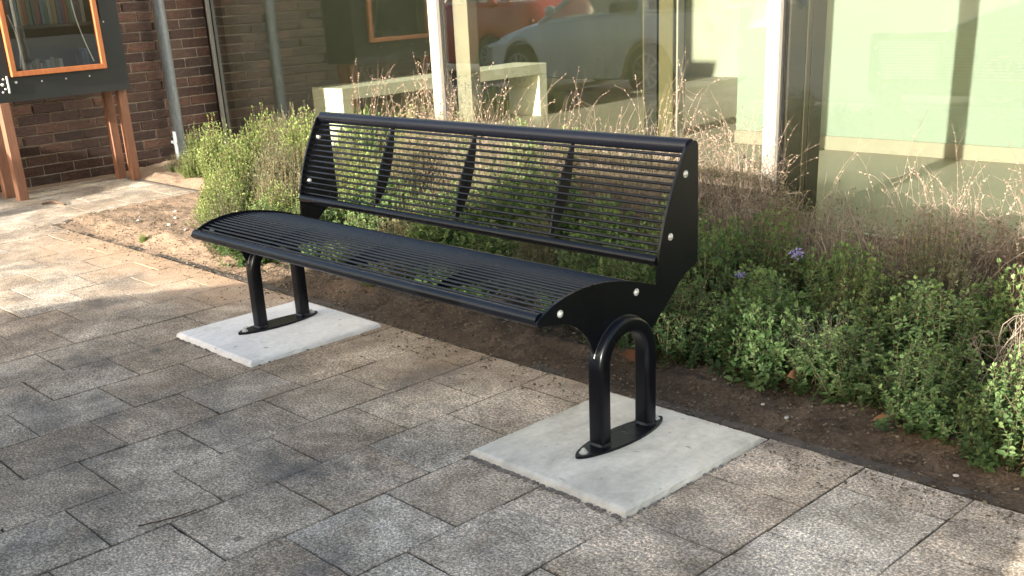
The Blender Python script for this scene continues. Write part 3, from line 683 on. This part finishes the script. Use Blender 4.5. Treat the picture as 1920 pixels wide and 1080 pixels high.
# ------------------------------------------------------------------ cars parked along the kerb (their side faces the glass; they shade the bench)
def lerp_tab(tab, x):
    for (a, b_) in zip(tab[:-1], tab[1:]):
        if a[0] <= x <= b_[0]:
            t = (x-a[0])/(b_[0]-a[0]); t2 = t; return [a[i]+(b_[i]-a[i])*t2 for i in range(1, len(a))]
    return list(tab[-1][1:])
def car(label, nose, yc, paint, L=4.2, prof='hatch', group=None, flip=1, zbase=-0.10):
    e = empty('parked_car', (nose, yc, zbase), label, 'car', group)
    if prof == 'mpv':
        top = [(0, .52), (.06, .66), (.25, .80), (.6, .93), (.95, 1.04), (1.1, 1.08), (2, 1.10), (3.4, 1.12), (L-.15, 1.08), (L, .75)]
        A, B, Cc, D = (0.85, 1.02), (1.85, 1.70), (3.7, 1.72), (4.1, 1.10); H = 1.78
    elif prof == 'low':
        top = [(0, .48), (.06, .60), (.3, .72), (.8, .84), (1.2, .91), (2, .95), (3.4, .97), (L-.15, .95), (L, .7)]
        A, B, Cc, D = (1.1, 0.90), (1.95, 1.40), (3.3, 1.42), (3.95, .96); H = 1.48
    else:
        top = [(0, .50), (.06, .64), (.3, .78), (.8, .90), (1.1, .96), (2, .99), (3.4, 1.01), (L-.12, .98), (L, .7)]
        A, B, Cc, D = (1.0, 0.95), (1.85, 1.46), (3.55, 1.48), (4.0, 1.0); H = 1.54
    wid = [(0, .55), (.05, .70), (.2, .80), (.5, .86), (1, .885), (3.2, .885), (L-.4, .86), (L-.1, .78), (L, .66)]
    n = 44; V = []; Fc = []
    for i in range(n+1):
        x = L*i/n; w = lerp_tab(wid, x)[0]; zt = lerp_tab(top, x)[0]; zb = 0.20
        # wheel arch cut: lift the lower side near the axles
        arch = 0.0
        for ax in (0.78, L-0.85):
            d = abs(x-ax)
            if d < 0.36: arch = max(arch, math.sqrt(0.36**2-d*d))
        zl = max(zb, 0.30+arch*0.98 if arch > 0.05 else zb)
        sec = [(0, zb), (w*.7, zb), (w*.9, zl), (w*.985, zl+0.02), (w, max(zl+.05, .45)), (w, max(zl+.08, .62)), (w*.985, max(zl+.09, zt-.16)), (w*.95, zt-.05), (w*.86, zt), (w*.5, zt+.025), (0, zt+.03)]
        sec = sec + [(-a, c) for a, c in sec[-2:0:-1]]
        V += [(x, a, c) for a, c in sec]
    m_ = len(V)//(n+1)
    for i in range(n):
        for j in range(m_): Fc.append((i*m_+j, i*m_+(j+1) % m_, (i+1)*m_+(j+1) % m_, (i+1)*m_+j))
    Fc.append(tuple(range(m_))); Fc.append(tuple(n*m_+j for j in range(m_))[::-1])
    me = bpy.data.meshes.new('body'); me.from_pydata(V, [], Fc); me.polygons.foreach_set('use_smooth', [True]*len(me.polygons))
    me.set_sharp_from_angle(angle=math.radians(35))
    body = link('body', me, paint, e)
    wb, wt = 0.80, 0.62
    # roof
    q = MB(); V = []; 
    nn = 10; rows = []
    for i in range(nn+1):
        t = i/nn; x = B[0]-.08+(Cc[0]+.12-B[0])*t; z = B[1]+(Cc[1]-B[1])*t+0.05*math.sin(math.pi*min(1, t*1.0))+0.0
        rows.append([q.bm.verts.new((x, yy, z+0.035*(1-(yy/wt)**2))) for yy in (-wt-.04, -wt*.8, -wt*.4, 0, wt*.4, wt*.8, wt+.04)])
    for a, c in zip(rows[:-1], rows[1:]):
        for j in range(6): q.bm.faces.new((a[j], a[j+1], c[j+1], c[j]))
    ext = bmesh.ops.extrude_face_region(q.bm, geom=list(q.bm.faces)); bmesh.ops.translate(q.bm, vec=(0, 0, -0.045), verts=[v for v in ext['geom'] if isinstance(v, bmesh.types.BMVert)])
    q.build('roof', paint, e, True)
    mid = ((B[0]+Cc[0])/2+0.1)
    q = MB()
    for s in (1, -1):
        for (p0, p1, rr) in ((A, B, .035), ((mid, 1.0 if prof != 'low' else .95), (mid, B[1]+.01), .045), (D, Cc, .07)):
            q.tube([(p0[0], s*wb, p0[1]-.03), (p1[0], s*(wt+.02), p1[1])], rr, 8)
    q.build('pillars', paint, e, True)
    def glass(nm, pts):
        q = MB(); q.quad(*pts); o = q.build(nm, M['carglass'], e)
    glass('windscreen', [(A[0], -wb, A[1]), (A[0], wb, A[1]), (B[0], wt, B[1]), (B[0], -wt, B[1])])
    glass('rear_window', [(D[0], -wb, D[1]), (D[0], wb, D[1]), (Cc[0], wt, Cc[1]), (Cc[0], -wt, Cc[1])])
    for s in (1, -1):
        bz = top[5][1]
        glass('side_window', [(A[0], s*wb, A[1]), (mid, s*wb, bz), (mid, s*wt, B[1]+.02), (B[0], s*wt, B[1])])
        glass('side_window', [(mid, s*wb, bz), (D[0], s*wb, D[1]), (Cc[0], s*wt, Cc[1]), (mid, s*wt, B[1]+.02)])
        q = MB(); q.sphere((A[0]+.35, s*(wb+.17), A[1]+.12), .09, (.6, 1, .75), 2); q.build('wing_mirror', paint, e, True)
        q = MB(); vs = q.sphere((0.17, s*0.66, top[2][1]-.14), .12, (1.5, .95, .62), 3); q.build('headlight', M['lampglass'], e, True)
        q = MB(); q.sphere((L-.09, s*.70, .80), .07, (.7, .8, 1.3), 2); q.build('tail_light', M['redlens'], e, True)
        for ax in (0.78, L-.85):
            q = MB(); V2 = []
            q.tube([(ax, s*.68, .31), (ax, s*.70, .31), (ax, s*.86, .31), (ax, s*.885, .31)], [.28, .31, .31, .28], 32); wh = q.build('wheel', M['rubber'], e, True)
            q = MB(); q.tube([(ax, s*.884, .31), (ax, s*.892, .31)], .035, 12)
            for k in range(10):
                a = 2*math.pi*k/10; q.tube([(ax+.03*math.cos(a), s*.889, .31+.03*math.sin(a)), (ax+.19*math.cos(a), s*.889, .31+.19*math.sin(a))], .017, 6)
            q.tube([(ax+.195*math.cos(2*math.pi*k/24), s*.889, .31+.195*math.sin(2*math.pi*k/24)) for k in range(25)], .014, 6, False)
            q.build('rim', M['rim'], wh, True)
    q = MB(); q.box(-.02, .03, -.45, .45, .30, .42, .01); q.build('grille', M['plastic'], e)
    q = MB(); q.box(-.03, -.02, -.26, .26, .44, .54); q.build('number_plate', M['plate'], e)
    for xs in (1.9, 2.9):
        for yy in (-.38, .38):
            q = MB(); q.box(xs-.2, xs+.25, yy-.24, yy+.24, .35, .55, .04, 2); q.box(xs+.18, xs+.32, yy-.23, yy+.23, .5, 1.08, .04, 2); q.box(xs+.22, xs+.31, yy-.12, yy+.12, 1.12, 1.30, .03, 2); q.build('seat', M['seat'], e)
    return e
def paint(name, c, metal=0.5):
    m = m_plain(name, c, 0.32, metal, var=0.05); m.node_tree.nodes['Principled BSDF'].inputs['Coat Weight'].default_value = 1.0; return m
P_BLUE = paint('dark_blue_paint', (0.03, 0.05, 0.09)); P_SILVER = paint('silver_paint', (0.80, 0.80, 0.77), 0.05); P_RED = paint('red_paint', (0.70, 0.05, 0.03), 0.0)
car('tall dark blue car parked behind the viewer, shading the bench', -1.22, -3.85, P_BLUE, prof='mpv', L=4.4)
car('silver hatchback reflected in the glass, parked at the kerb', -7.45, -3.9, P_SILVER, prof='low', L=3.75)
car('red car reflected in the glass, parked beyond the silver one', -13.1, -5.6, P_RED, prof='mpv', L=4.9)

# ------------------------------------------------------------------ planting
def unit(v): return v/np.maximum(np.linalg.norm(v, axis=1, keepdims=True), 1e-9)
class Leaves:
    def __init__(s): s.V = []; s.F = []; s.T = []; s.n = 0
    def leaves(s, P, D, U, Ln, Wd, T, fold=0.25, droop=0.15):
        """P base, D direction, U approx normal, Ln length, Wd width, T tint"""
        k = len(P)
        if k == 0: return
        D = unit(D); S = unit(np.cross(D, U)); Nn = np.cross(S, D)
        Ln = Ln[:, None]; Wd = Wd[:, None]
        pts = [P, P+D*Ln*.30+S*Wd*.5+Nn*Wd*fold, P+D*Ln*.68+S*Wd*.40+Nn*(Wd*fold-Ln*droop*.4), P+D*Ln-Nn*Ln*droop, P+D*Ln*.68-S*Wd*.40+Nn*(Wd*fold-Ln*droop*.4), P+D*Ln*.30-S*Wd*.5+Nn*Wd*fold]
        A = np.stack(pts, 1).reshape(-1, 3); i = s.n+np.arange(k)*6
        s.F.append(np.stack([i, i+1, i+2, i+3], 1)); s.F.append(np.stack([i, i+3, i+4, i+5], 1))
        s.V.append(A); s.T.append(np.repeat(T, 6)); s.n += 6*k
    def stems(s, pts, r0, r1, T):
        """pts: (k,m,3) polylines -> 3-sided tubes"""
        k, m, _ = pts.shape
        tan = np.gradient(pts, axis=1); tan = tan/np.maximum(np.linalg.norm(tan, axis=2, keepdims=True), 1e-9)
        a = np.cross(tan, np.array([0.31, 0.87, 0.21])); a /= np.maximum(np.linalg.norm(a, axis=2, keepdims=True), 1e-9); b_ = np.cross(tan, a)
        r = np.linspace(r0, r1, m)[None, :, None]
        R = [pts+(a*math.cos(t)+b_*math.sin(t))*r for t in (0, 2.094, 4.189)]
        A = np.stack(R, 2).reshape(-1, 3)
        idx = s.n+np.arange(k*m*3).reshape(k, m, 3)
        for j in range(3):
            j2 = (j+1) % 3
            s.F.append(np.stack([idx[:, :-1, j], idx[:, :-1, j2], idx[:, 1:, j2], idx[:, 1:, j]], -1).reshape(-1, 4))
        s.V.append(A); s.T.append(np.repeat(T, m*3)); s.n += k*m*3
    def mesh(s, name, m):
        V = np.concatenate(s.V); F = np.concatenate(s.F); T = np.concatenate(s.T)
        me = bpy.data.meshes.new(name); me.vertices.add(len(V)); me.vertices.foreach_set('co', V.ravel().astype(np.float32))
        me.loops.add(F.size); me.loops.foreach_set('vertex_index', F.ravel().astype(np.int32))
        me.polygons.add(len(F)); me.polygons.foreach_set('loop_start', np.arange(0, F.size, 4, dtype=np.int32)); me.polygons.foreach_set('loop_total', np.full(len(F), 4, dtype=np.int32))
        me.update(calc_edges=True); me.validate(); add_tint(me, T); me.materials.append(m); return me

def bush_meshes(seed, radius, height, shoots, pairs, leaf, leafmat, stemmat, lean=0.7, curl=0.25, upright=0.5, width=0.6):
    r = np.random.default_rng(seed)
    k = shoots
    ang = r.uniform(0, 2*np.pi, k); rad = np.sqrt(r.uniform(0, 1, k))
    bx = np.cos(ang)*rad*radius*0.55; by = np.sin(ang)*rad*radius*0.55
    lump = 0.78+0.22*np.sin(3*ang+seed)+0.12*np.sin(5*ang+2*seed)
    ex = np.cos(ang)*rad*radius*lump; ey = np.sin(ang)*rad*radius*lump
    h = height*(1-0.62*rad**2)*r.uniform(0.65, 1.1, k)
    m = 7; t = np.linspace(0, 1, m)[None, :, None]
    B = np.stack([bx, by, np.zeros(k)], 1)[:, None, :]; E = np.stack([ex, ey, h], 1)[:, None, :]
    Cn = np.stack([bx*.3+ex*.7, by*.3+ey*.7, h*0.35], 1)[:, None, :]*(1-upright)+np.stack([bx, by, h*.6], 1)[:, None, :]*upright
    Cn = Cn + r.normal(0, curl*0.08, (k, 1, 3))
    pts = (1-t)**2*B+2*t*(1-t)*Cn+t**2*E
    st = Leaves(); st.stems(pts, 0.0018, 0.0009, r.random(k))
    lv = Leaves()
    tint0 = np.clip(r.normal(0.42, 0.22, k), 0, 1)
    for j in range(pairs):
        f = 0.12+0.88*(j+0.5)/pairs
        fi = np.clip(f+r.uniform(-.03, .03, k), 0, 1)
        q = fi[:, None]
        P = (1-q)**2*B[:, 0]+2*q*(1-q)*Cn[:, 0]+q**2*E[:, 0]
        T_ = unit(2*(1-q)*(Cn[:, 0]-B[:, 0])+2*q*(E[:, 0]-Cn[:, 0]))
        az = ang+j*1.62+r.uniform(-.5, .5, k)
        side = np.stack([np.cos(az), np.sin(az), r.uniform(-.15, .3, k)], 1); side = unit(side-T_*np.sum(side*T_, 1, keepdims=True)*0.8)
        size = leaf*(1.0-0.5*f**2)*r.uniform(.65, 1.25, k)
        for s_ in (1, -1):
            D = side*s_+T_*(0.35+0.5*f)+r.normal(0, .16, (k, 3))
            keep = r.random(k) < (0.55 if f < .35 else 0.95)
            tt = np.clip(tint0+0.30*(f-.5)+r.normal(0, .13, k), 0, 1)
            lv.leaves(P[keep], D[keep], (T_+np.array([0, 0, .4]))[keep], size[keep], (size*width)[keep], tt[keep], 0.18, 0.22)
    # growing tips
    P = E[:, 0]
    for s_ in range(4):
        D = unit(E[:, 0]-Cn[:, 0])+r.normal(0, .35, (k, 3)); sz = leaf*.5*r.uniform(.6, 1.2, k)
        lv.leaves(P, D, r.normal(0, 1, (k, 3)), sz, sz*width, np.clip(tint0+.28+r.normal(0, .1, k), 0, 1))
    return st.mesh('stems', stemmat), lv.mesh('leaves', leafmat)

def stalk_meshes(seed, n, height, spread, heads=True, leanv=(0, 0), thick=0.0011, mat_=None):
    r = np.random.default_rng(seed); st = Leaves()
    ang = r.uniform(0, 2*np.pi, n); rad = np.sqrt(r.uniform(0, 1, n))*spread*.35
    B = np.stack([np.cos(ang)*rad, np.sin(ang)*rad, np.zeros(n)], 1)
    h = height*r.uniform(.45, 1.08, n); out = r.uniform(.1, 1, n)*spread
    E = B+np.stack([np.cos(ang)*out+leanv[0]*h, np.sin(ang)*out+leanv[1]*h, h], 1)
    Cn = B+np.stack([np.cos(ang)*out*.2, np.sin(ang)*out*.2, h*.75], 1)+r.normal(0, .02, (n, 3))
    m = 9; t = np.linspace(0, 1, m)[None, :, None]
    pts = (1-t)**2*B[:, None]+2*t*(1-t)*Cn[:, None]+t**2*E[:, None]
    pts += np.cumsum(r.normal(0, .0016, pts.shape), 1)
    pts[:, :, :2] += (np.linspace(0, 1, m)**2.5)[None, :, None]*r.normal(0, .055, (n, 1, 2)); pts[:, -3:, 2] -= np.array([0, .012, .035])[None, :]*r.uniform(0, 1.2, (n, 1))
    st.stems(pts, thick, thick*.55, r.random(n))
    if heads:
        for j in range(13):
            f = 0.45+0.55*j/12; q = f*(m-1); i0 = int(min(q, m-2)); fr = q-i0
            P = pts[:, i0]*(1-fr)+pts[:, i0+1]*fr
            sel = r.random(n) < 0.62
            for s_ in range(4):
                D = r.normal(0, 1, (n, 3))*np.array([1, 1, .5])+np.array([0, 0, .3]); sz = r.uniform(.003, .0085, n)*(1.15-.4*f)
                st.leaves(P[sel], D[sel], r.normal(0, 1, (n, 3))[sel], sz[sel], sz[sel]*.7, np.clip(r.normal(.6, .25, n), 0, 1)[sel])
    # side twigs
    for j in range(2):
        f = r.uniform(.4, .9, n); q = f*(m-1); i0 = np.minimum(q.astype(int), m-2); fr = (q-i0)[:, None]; ii = np.arange(n)
        P = pts[ii, i0]*(1-fr)+pts[ii, i0+1]*fr
        E2 = P+np.stack([r.normal(0, .03, n), r.normal(0, .03, n), r.uniform(.02, .07, n)], 1)*height*2.2
        tt = np.linspace(0, 1, 4)[None, :, None]; p2 = P[:, None]*(1-tt)+E2[:, None]*tt; p2[:, 1:3, 2] -= .004
        st.stems(p2, thick*.6, thick*.35, r.random(n))
    return st.mesh('stalks', mat_ or M['straw'])

G = [bush_meshes(20+i, 0.24, 0.30, 210, 12, (0.022+0.004*i), M['green'], M['stem'], width=0.62, curl=.8) for i in range(4)]
GR = [bush_meshes(40+i, 0.24, 0.32, 220, 11, 0.018, M['greyleaf'], M['stem'], width=0.5, upright=.6) for i in range(3)]
LM = [bush_meshes(60+i, 0.24, 0.36, 190, 12, 0.025, M['lime'], M['stem'], width=0.6, upright=.6) for i in range(2)]
DR = [bush_meshes(80+i, 0.25, 0.33, 300, 10, 0.0135, M['dry'], M['haystem'] if i == 2 else M['stem'], width=0.5, upright=.35, curl=1.6) for i in range(3)]
ST = [stalk_meshes(100+i, 26, 0.50, 0.20, True, (-0.30+0.1*i, 0.02), 0.00065) for i in range(3)]
TW = [stalk_meshes(120+i, 105, 0.46, 0.26, False, (-.12+.1*i, 0), 0.0007, M['haystem']) for i in range(3)]

def plant(name, x, y, sc, label, cat, group, parts, rz=None, zs=1.0, z=None):
    e = empty(name, (x, y, (soil_h(x, y) if z is None else z)-0.01), label, cat, group, rng.uniform(0, 6.28) if rz is None else rz)
    e.scale = (sc, sc, sc*zs)
    for nm, me in parts: 
        o = bpy.data.objects.new(nm, me); COL.objects.link(o); o.parent = e
    return e
def bush(kind, x, y, sc, label, cat='plant', group=None, zs=1.0, stalks=None, name='catmint_bush'):
    lib = {'g': G, 'gr': GR, 'l': LM, 'd': DR}[kind]; st, lv = rng.choice(lib)
    parts = [('stems', st), ('leaves', lv)]
    if stalks is not None: parts.append(('dry_stalks', stalks))
    return plant(name, x, y, sc, label, cat, group, parts, None, zs)

# canopy height wanted at (x, y) and the look of what grows there
def canopy(x, y):
    if x > 1.45: h = 0.27+0.13*min(1, max(0, (y-.55)/.6)) - 0.10*max(0, y-1.5)
    elif x > -1.0: h = 0.30+0.16*min(1, max(0, (y-.7)/.6))
    else: h = 0.30+0.16*min(1, max(0, (y-.55)/.9))
    return h
def front(x):
    pts = [(-4.5, 2.1), (-3.7, 1.68), (-2.7, 1.42), (-2.1, 0.98), (-1.55, 0.56), (-1.3, 0.47), (-1.0, 0.52), (-0.7, 0.72), (0.6, 0.80), (1.15, 0.66), (1.55, 0.58), (2.05, 0.64), (2.45, 0.58), (2.75, 0.51), (3.4, 0.54)]
    for (a, c), (d, e) in zip(pts[:-1], pts[1:]):
        if a <= x <= d: return c+(e-c)*(x-a)/(d-a)
    return 0.7
def where(x):
    for lim, t in ((-3.4, 'by the downpipe'), (-2.5, 'near the left window frame'), (-1.75, 'well left of the bench'), (-1.15, 'just left of the seat'), (-.55, 'behind the far end panel'), (.05, 'behind the first bench bay'), (.5, 'behind the second bench bay'),
                   (.95, 'behind the third bench bay'), (1.4, 'behind the nearest bench bay'), (1.85, 'beside the near end panel'), (2.25, 'above the curled leaf'), (2.6, 'right of the curled leaf'), (9, 'at the right edge')):
        if x < lim: return t
ROWN = ['in the front row', 'in the second row', 'in the third row', 'in the back row', 'against the glass']
KD = {'g': ('green leafy plant', 'catmint_bush'), 'gr': ('grey green plant', 'sage_bush'), 'l': ('sunlit lime green shrub', 'lime_shrub'), 'd': ('withered brown shrub', 'withered_shrub')}
def kind_at(x, y, row):
    u = rng.random()
    if x < -3.2: return 'l' if u < .6 else 'gr'
    if x < -2.0: return 'l' if u < .8 else 'gr'
    if x < -1.0: return 'gr' if u < .5 else ('l' if u < .8 else 'g')
    if x < 1.3:
        if y < 1.15: return 'g' if u < .6 else 'gr'
        if x > .0 and y > 1.3: return 'd' if u < .7 else 'gr'
        return 'gr' if u < .6 else ('d' if u < .8 else 'g')
    if y < 1.3: return 'g' if u < (.95 if y < .85 else .5) else ('gr' if u < .82 else 'd')
    if x < 1.9: return 'd' if u < .4 else 'gr'
    if x < 1.9: return 'gr' if u < .7 else 'g'
    return 'd' if u < .35 else 'gr'
xg = -3.95
USED = set()
cnt = 0
while xg < 3.2:
    yf = front(xg); row = 0; y = yf
    while y < 2.26:
        x = xg + (0.13 if row % 2 else 0) + rng.uniform(-.05, .05); yy = y+rng.uniform(-.05, .05)
        # the ground before the right pane stays thin and low
        if x > 1.0 and yy > 1.95: break
        if x > 2.9 and yy > 1.5: break
        h = canopy(x, yy)*rng.uniform(.74, 1.2); sc = rng.uniform(.92, 1.18)*(0.86 if row == 0 else 1)
        if x > 1.0 and yy > 1.55: h *= .62
        if x < -3.2: h *= .75; sc *= .8
        k = kind_at(x, yy, row)
        base = {'g': .30, 'gr': .32, 'l': .36, 'd': .34}[k]
        stk = None
        if (x < 1.0 and yy > 1.35 and x > -1.7 and rng.random() < .45) or (x > 1.85 and yy > 1.3 and rng.random() < .6): stk = rng.choice(ST)
        t, nm = KD[k]
        lab = ('%s %s %s' % (t, ROWN[min(row, 4)], where(x))) + (', stalky' if stk else '')
        for ex in (', further right', ', furthest right', ', rearmost'):
            if lab in USED: lab = lab.split(', further')[0].split(', furthest')[0]+ex
        USED.add(lab)
        if stk is None and 1.2 < yy < 2.0 and -1.2 < x < 1.0 and rng.random() < .3: stk = rng.choice(TW)
        bush(k, x, yy, sc, lab, 'shrub' if k in 'ld' else 'plant', 'planting in the bed along the glass', zs=h/(base*sc), stalks=stk, name=nm); cnt += 1
        y += 0.27*(1.0 if row else 1.0); row += 1
    xg += 0.29
# extra withered growth massed at the bronze mullion
for (x, y, s, z, t) in [(0.45, 1.95, 1.2, 1.15, 'left of'), (0.80, 1.80, 1.15, 1.1, 'in front of'), (1.05, 1.58, 1.1, 1.0, 'right of'), (0.95, 1.30, 1.0, 1.05, 'well in front of')]:
    bush('d', x, y, s, 'thick withered brown shrub %s the bronze mullion foot' % t, 'shrub', zs=z, name='withered_shrub')
for (x, y, s, z, t) in [(2.05, 1.62, 1.1, 1.05, 'left one of two'), (2.32, 1.55, 1.15, 1.1, 'right one of two')]:
    bush('d', x, y, s, 'straw coloured shrub at the right picture edge, %s' % t, 'shrub', zs=z, stalks=ST[0] if x < 2.2 else ST[2], name='withered_shrub')

bush('gr', -4.22, 1.74, .62, 'small pale shrub at the paving corner before the downpipe', zs=.8, name='sage_bush')
bush('l', -3.72, 1.62, .7, 'small lime shrub right of the paving corner', 'shrub', zs=.8, name='lime_shrub')
# free-standing stalks
for (x, y, s, t) in [(-0.95, 2.2, 1.05, 'right of the slim cream mullion'), (-1.9, 2.25, 1.1, 'at the slim cream mullion foot'), (-0.3, 2.3, 1.1, 'before the olive column'), (0.25, 2.25, 1.0, 'between column and bronze mullion'), (0.7, 2.28, .95, 'at the bronze mullion foot'), (-2.4, 2.3, 1.0, 'before the white indoor bench')]:
    plant('dry_stalk_tuft', x, y, s, 'tuft of pale dry flower stalks '+t, 'dry stalks', 'dry stalk tufts before the glass', [('stalks', rng.choice(ST))], z=0.02)
TWS = [stalk_meshes(140+i, 7, 0.6, 0.22, True, (-.1, 0), 0.0009) for i in range(2)]
for (x, y, s, t) in [(1.1, 2.1, .9, 'leftmost'), (1.45, 2.2, .95, 'second from the left'), (1.8, 2.1, .9, 'third from the left'), (2.1, 2.1, 1.0, 'rightmost')]:
    plant('dry_stalk_tuft', x, y, s, 'few thin dry stalks before the right hand pane, '+t, 'dry stalks', 'thin stalks before the right pane', [('stalks', rng.choice(TWS))], z=0.02)
# twiggy bare clump of earth-side twigs at the front
plant('twig_tuft', 2.02, 0.62, .5, 'small brown twig tangle low in the green plants', 'twigs', None, [('twigs', TW[0])])
plant('grass_tuft', -0.05, 0.47, .22, 'tiny bright green weed in the soil under the seat', 'weed', None, [('leaves', LM[0][1])])
plant('grass_tuft', -2.05, 0.36, .16, 'tiny weed sprouting at the paving edge far left', 'weed', None, [('leaves', LM[1][1])])
plant('dry_weed', -3.98, 0.66, .28, 'dry weed growing from a paving joint near the cabinet leg', 'weed', None, [('stalks', TWS[0])], z=0.01)

# flowers
def flower(x, y, z, s, lab):
    r = np.random.default_rng(int(x*100)); lv = Leaves(); k = 46
    P = r.normal(0, .010, (k, 3))*np.array([1, 1, .8]); D = r.normal(0, 1, (k, 3))+np.array([0, 0, .5]); sz = r.uniform(.008, .014, k)
    lv.leaves(P, D, r.normal(0, 1, (k, 3)), sz, sz*.6, r.random(k))
    e = empty('violet_flower', (x, y, z), lab, 'flower'); e.scale = (s, s, s)
    o = bpy.data.objects.new('petals', lv.mesh('petals', M['flower'])); COL.objects.link(o); o.parent = e
    st = Leaves(); pts = np.array([[[0, 0, -0.14], [0.004, 0, -0.07], [0, 0, 0]]]); st.stems(pts, .0014, .0009, np.array([.5]))
    o = bpy.data.objects.new('stem', st.mesh('stem', M['stem'])); COL.objects.link(o); o.parent = e
flower(1.72, 0.98, 0.33, 0.95, 'bright violet flower head among the green plants')
flower(1.66, 0.74, 0.30, 0.6, 'fainter violet flower below and left of the bright one')

# fallen leaves, pebbles, sticks
def fallen(x, y, z, L, rz, tilt, lab, tint):
    n = 7; V = []; Fc = []; T = []
    for i in range(n+1):
        t = i/n; w = L*.33*math.sin(math.pi*min(1, t*.95+.02))**.8*(1+.18*math.sin(t*22)); zz = .18*L*math.sin(math.pi*t)+.02*L
        V += [(t*L-L/2, -w, zz+.22*w+.25*w*math.sin(7*t)), (t*L-L/2, 0, zz-.05*L), (t*L-L/2, w, zz+.35*w)]
        T += [tint]*3
    for i in range(n):
        for j in range(2): a = i*3+j; Fc.append((a, a+3, a+4, a+1))
    me = bpy.data.meshes.new('fallen_leaf'); me.from_pydata(V, [], Fc); me.polygons.foreach_set('use_smooth', [True]*len(me.polygons)); add_tint(me, np.array(T, float))
    o = link('fallen_leaf', me, M['fallen']); o.location = (x, y, z); o.rotation_euler = (tilt, tilt*.5, rz)
    tag(o, lab, 'leaf')
fallen(2.33, 0.46, .035, .062, .5, .25, 'curled yellow brown leaf on bare soil right of the near slab', .7)
fallen(2.03, 0.47, .10, .06, 1.6, .9, 'rust brown leaf caught in the green plants', .25)
fallen(1.80, 0.50, .06, .055, 2.6, .6, 'orange brown leaf at the foot of the plants by the near leg', .1)
fallen(0.12, 0.72, .30, .06, .9, 1.2, 'upright orange leaf seen between seat and back of the bench', .5)
fallen(1.45, 0.42, .05, .07, .2, .4, 'dark brown dead leaf seen through the near leg arch', .05)
fallen(-3.0, 1.9, .06, .06, 1.2, .4, 'brown leaf below the lime shrub near the wall', .3)
def pebble(x, y, r, lab, group='white stones on the soil'):
    q = MB(); q.sphere((0, 0, 0), r, (1.3, 1, .6), 2); o = q.build('pebble', M['pebble'], None, True)
    o.location = (x, y, soil_h(x, y)+.006 if y > .27 else .004); o.rotation_euler = (0, 0, rng.uniform(0, 3)); tag(o, lab, 'stone', group)
for (x, y, r) in [(1.98, .40, .006), (2.08, .37, .007), (2.60, .33, .007), (-2.2, .6, .012), (-2.35, .72, .012), (-2.1, .8, .01), (-2.5, .55, .01), (1.1, .45, .006), (.6, .5, .006), (-1.9, .55, .009), (-2.6, .85, .012)]:
    pebble(x, y, r, 'small white stone lying on the bare soil')
pebble(0.93, -1.50, .008, 'lone pale pebble on the paving at the lower left', None)
def stick(pts, r, lab, m='stick', name='stick', loc=None):
    q = MB(); q.tube(pts, r, 7); tag(q.build(name, M[m], None, True), lab, 'stick')
stick([(-1.62, .50, .03), (-1.45, .55, .033), (-1.20, .66, .036)], .009, 'pale wooden stick lying on the soil by the far seat end')
stick([(1.20, -1.24, .004), (1.22, -1.20, .006), (1.23, -1.15, .004), (1.25, -1.10, .012)], .0018, 'thin reddish twig on the paving near the lower left', 'fallen' if False else 'debris')
stick([(-3.90, .50, .006), (-3.82, .56, .02), (-3.70, .58, .008)], .007, 'dark bent twig on the paving by the cabinet leg', 'debris')
stick([(1.70, .52, .02), (1.80, .56, .07), (1.90, .66, .13), (1.93, .70, .2)], .0025, 'bare pale branch arching beside the near bench leg')
# loose bark and crumbs over the soil (nobody could count them)
r = np.random.default_rng(77); lv = Leaves(); k = 14000
X = r.uniform(-4.5, 3.6, k); Y = 0.25+np.abs(r.normal(0, .35, k)); g2 = r.random(k) < .10; Y[g2] = 0.25-np.abs(r.normal(0, .10, int(g2.sum()))); ok = ~((X < -3.15) & (Y < 1.42)) & (Y < 2.3); X, Y = X[ok], Y[ok]; k = len(X)
Z = np.array([soil_h(a, c) if c > .25 else 0.0 for a, c in zip(X, Y)])+.004
onslab = ((X > 1.52) & (X < 2.12) | (X > -.24) & (X < .36)) & (Y < .22)
X = np.where(onslab, X+0.68, X)
Z[((X > 1.53) & (X < 1.0) & (X < 2.11) | (X > -.23) & (X < .35)) & (Y < .21)] += .021
sz = r.uniform(.004, .016, k)
lv.leaves(np.stack([X, Y, Z], 1), np.stack([r.normal(0, 1, k), r.normal(0, 1, k), r.uniform(0, .5, k)], 1), r.normal(0, .5, (k, 3))+np.array([0, 0, 1]), sz, sz*.6, r.random(k))
o = bpy.data.objects.new('soil_litter', lv.mesh('soil_litter', M['dry'])); COL.objects.link(o); tag(o, 'loose bark crumbs and bits of dead leaf over the soil', 'litter', None, 'stuff')
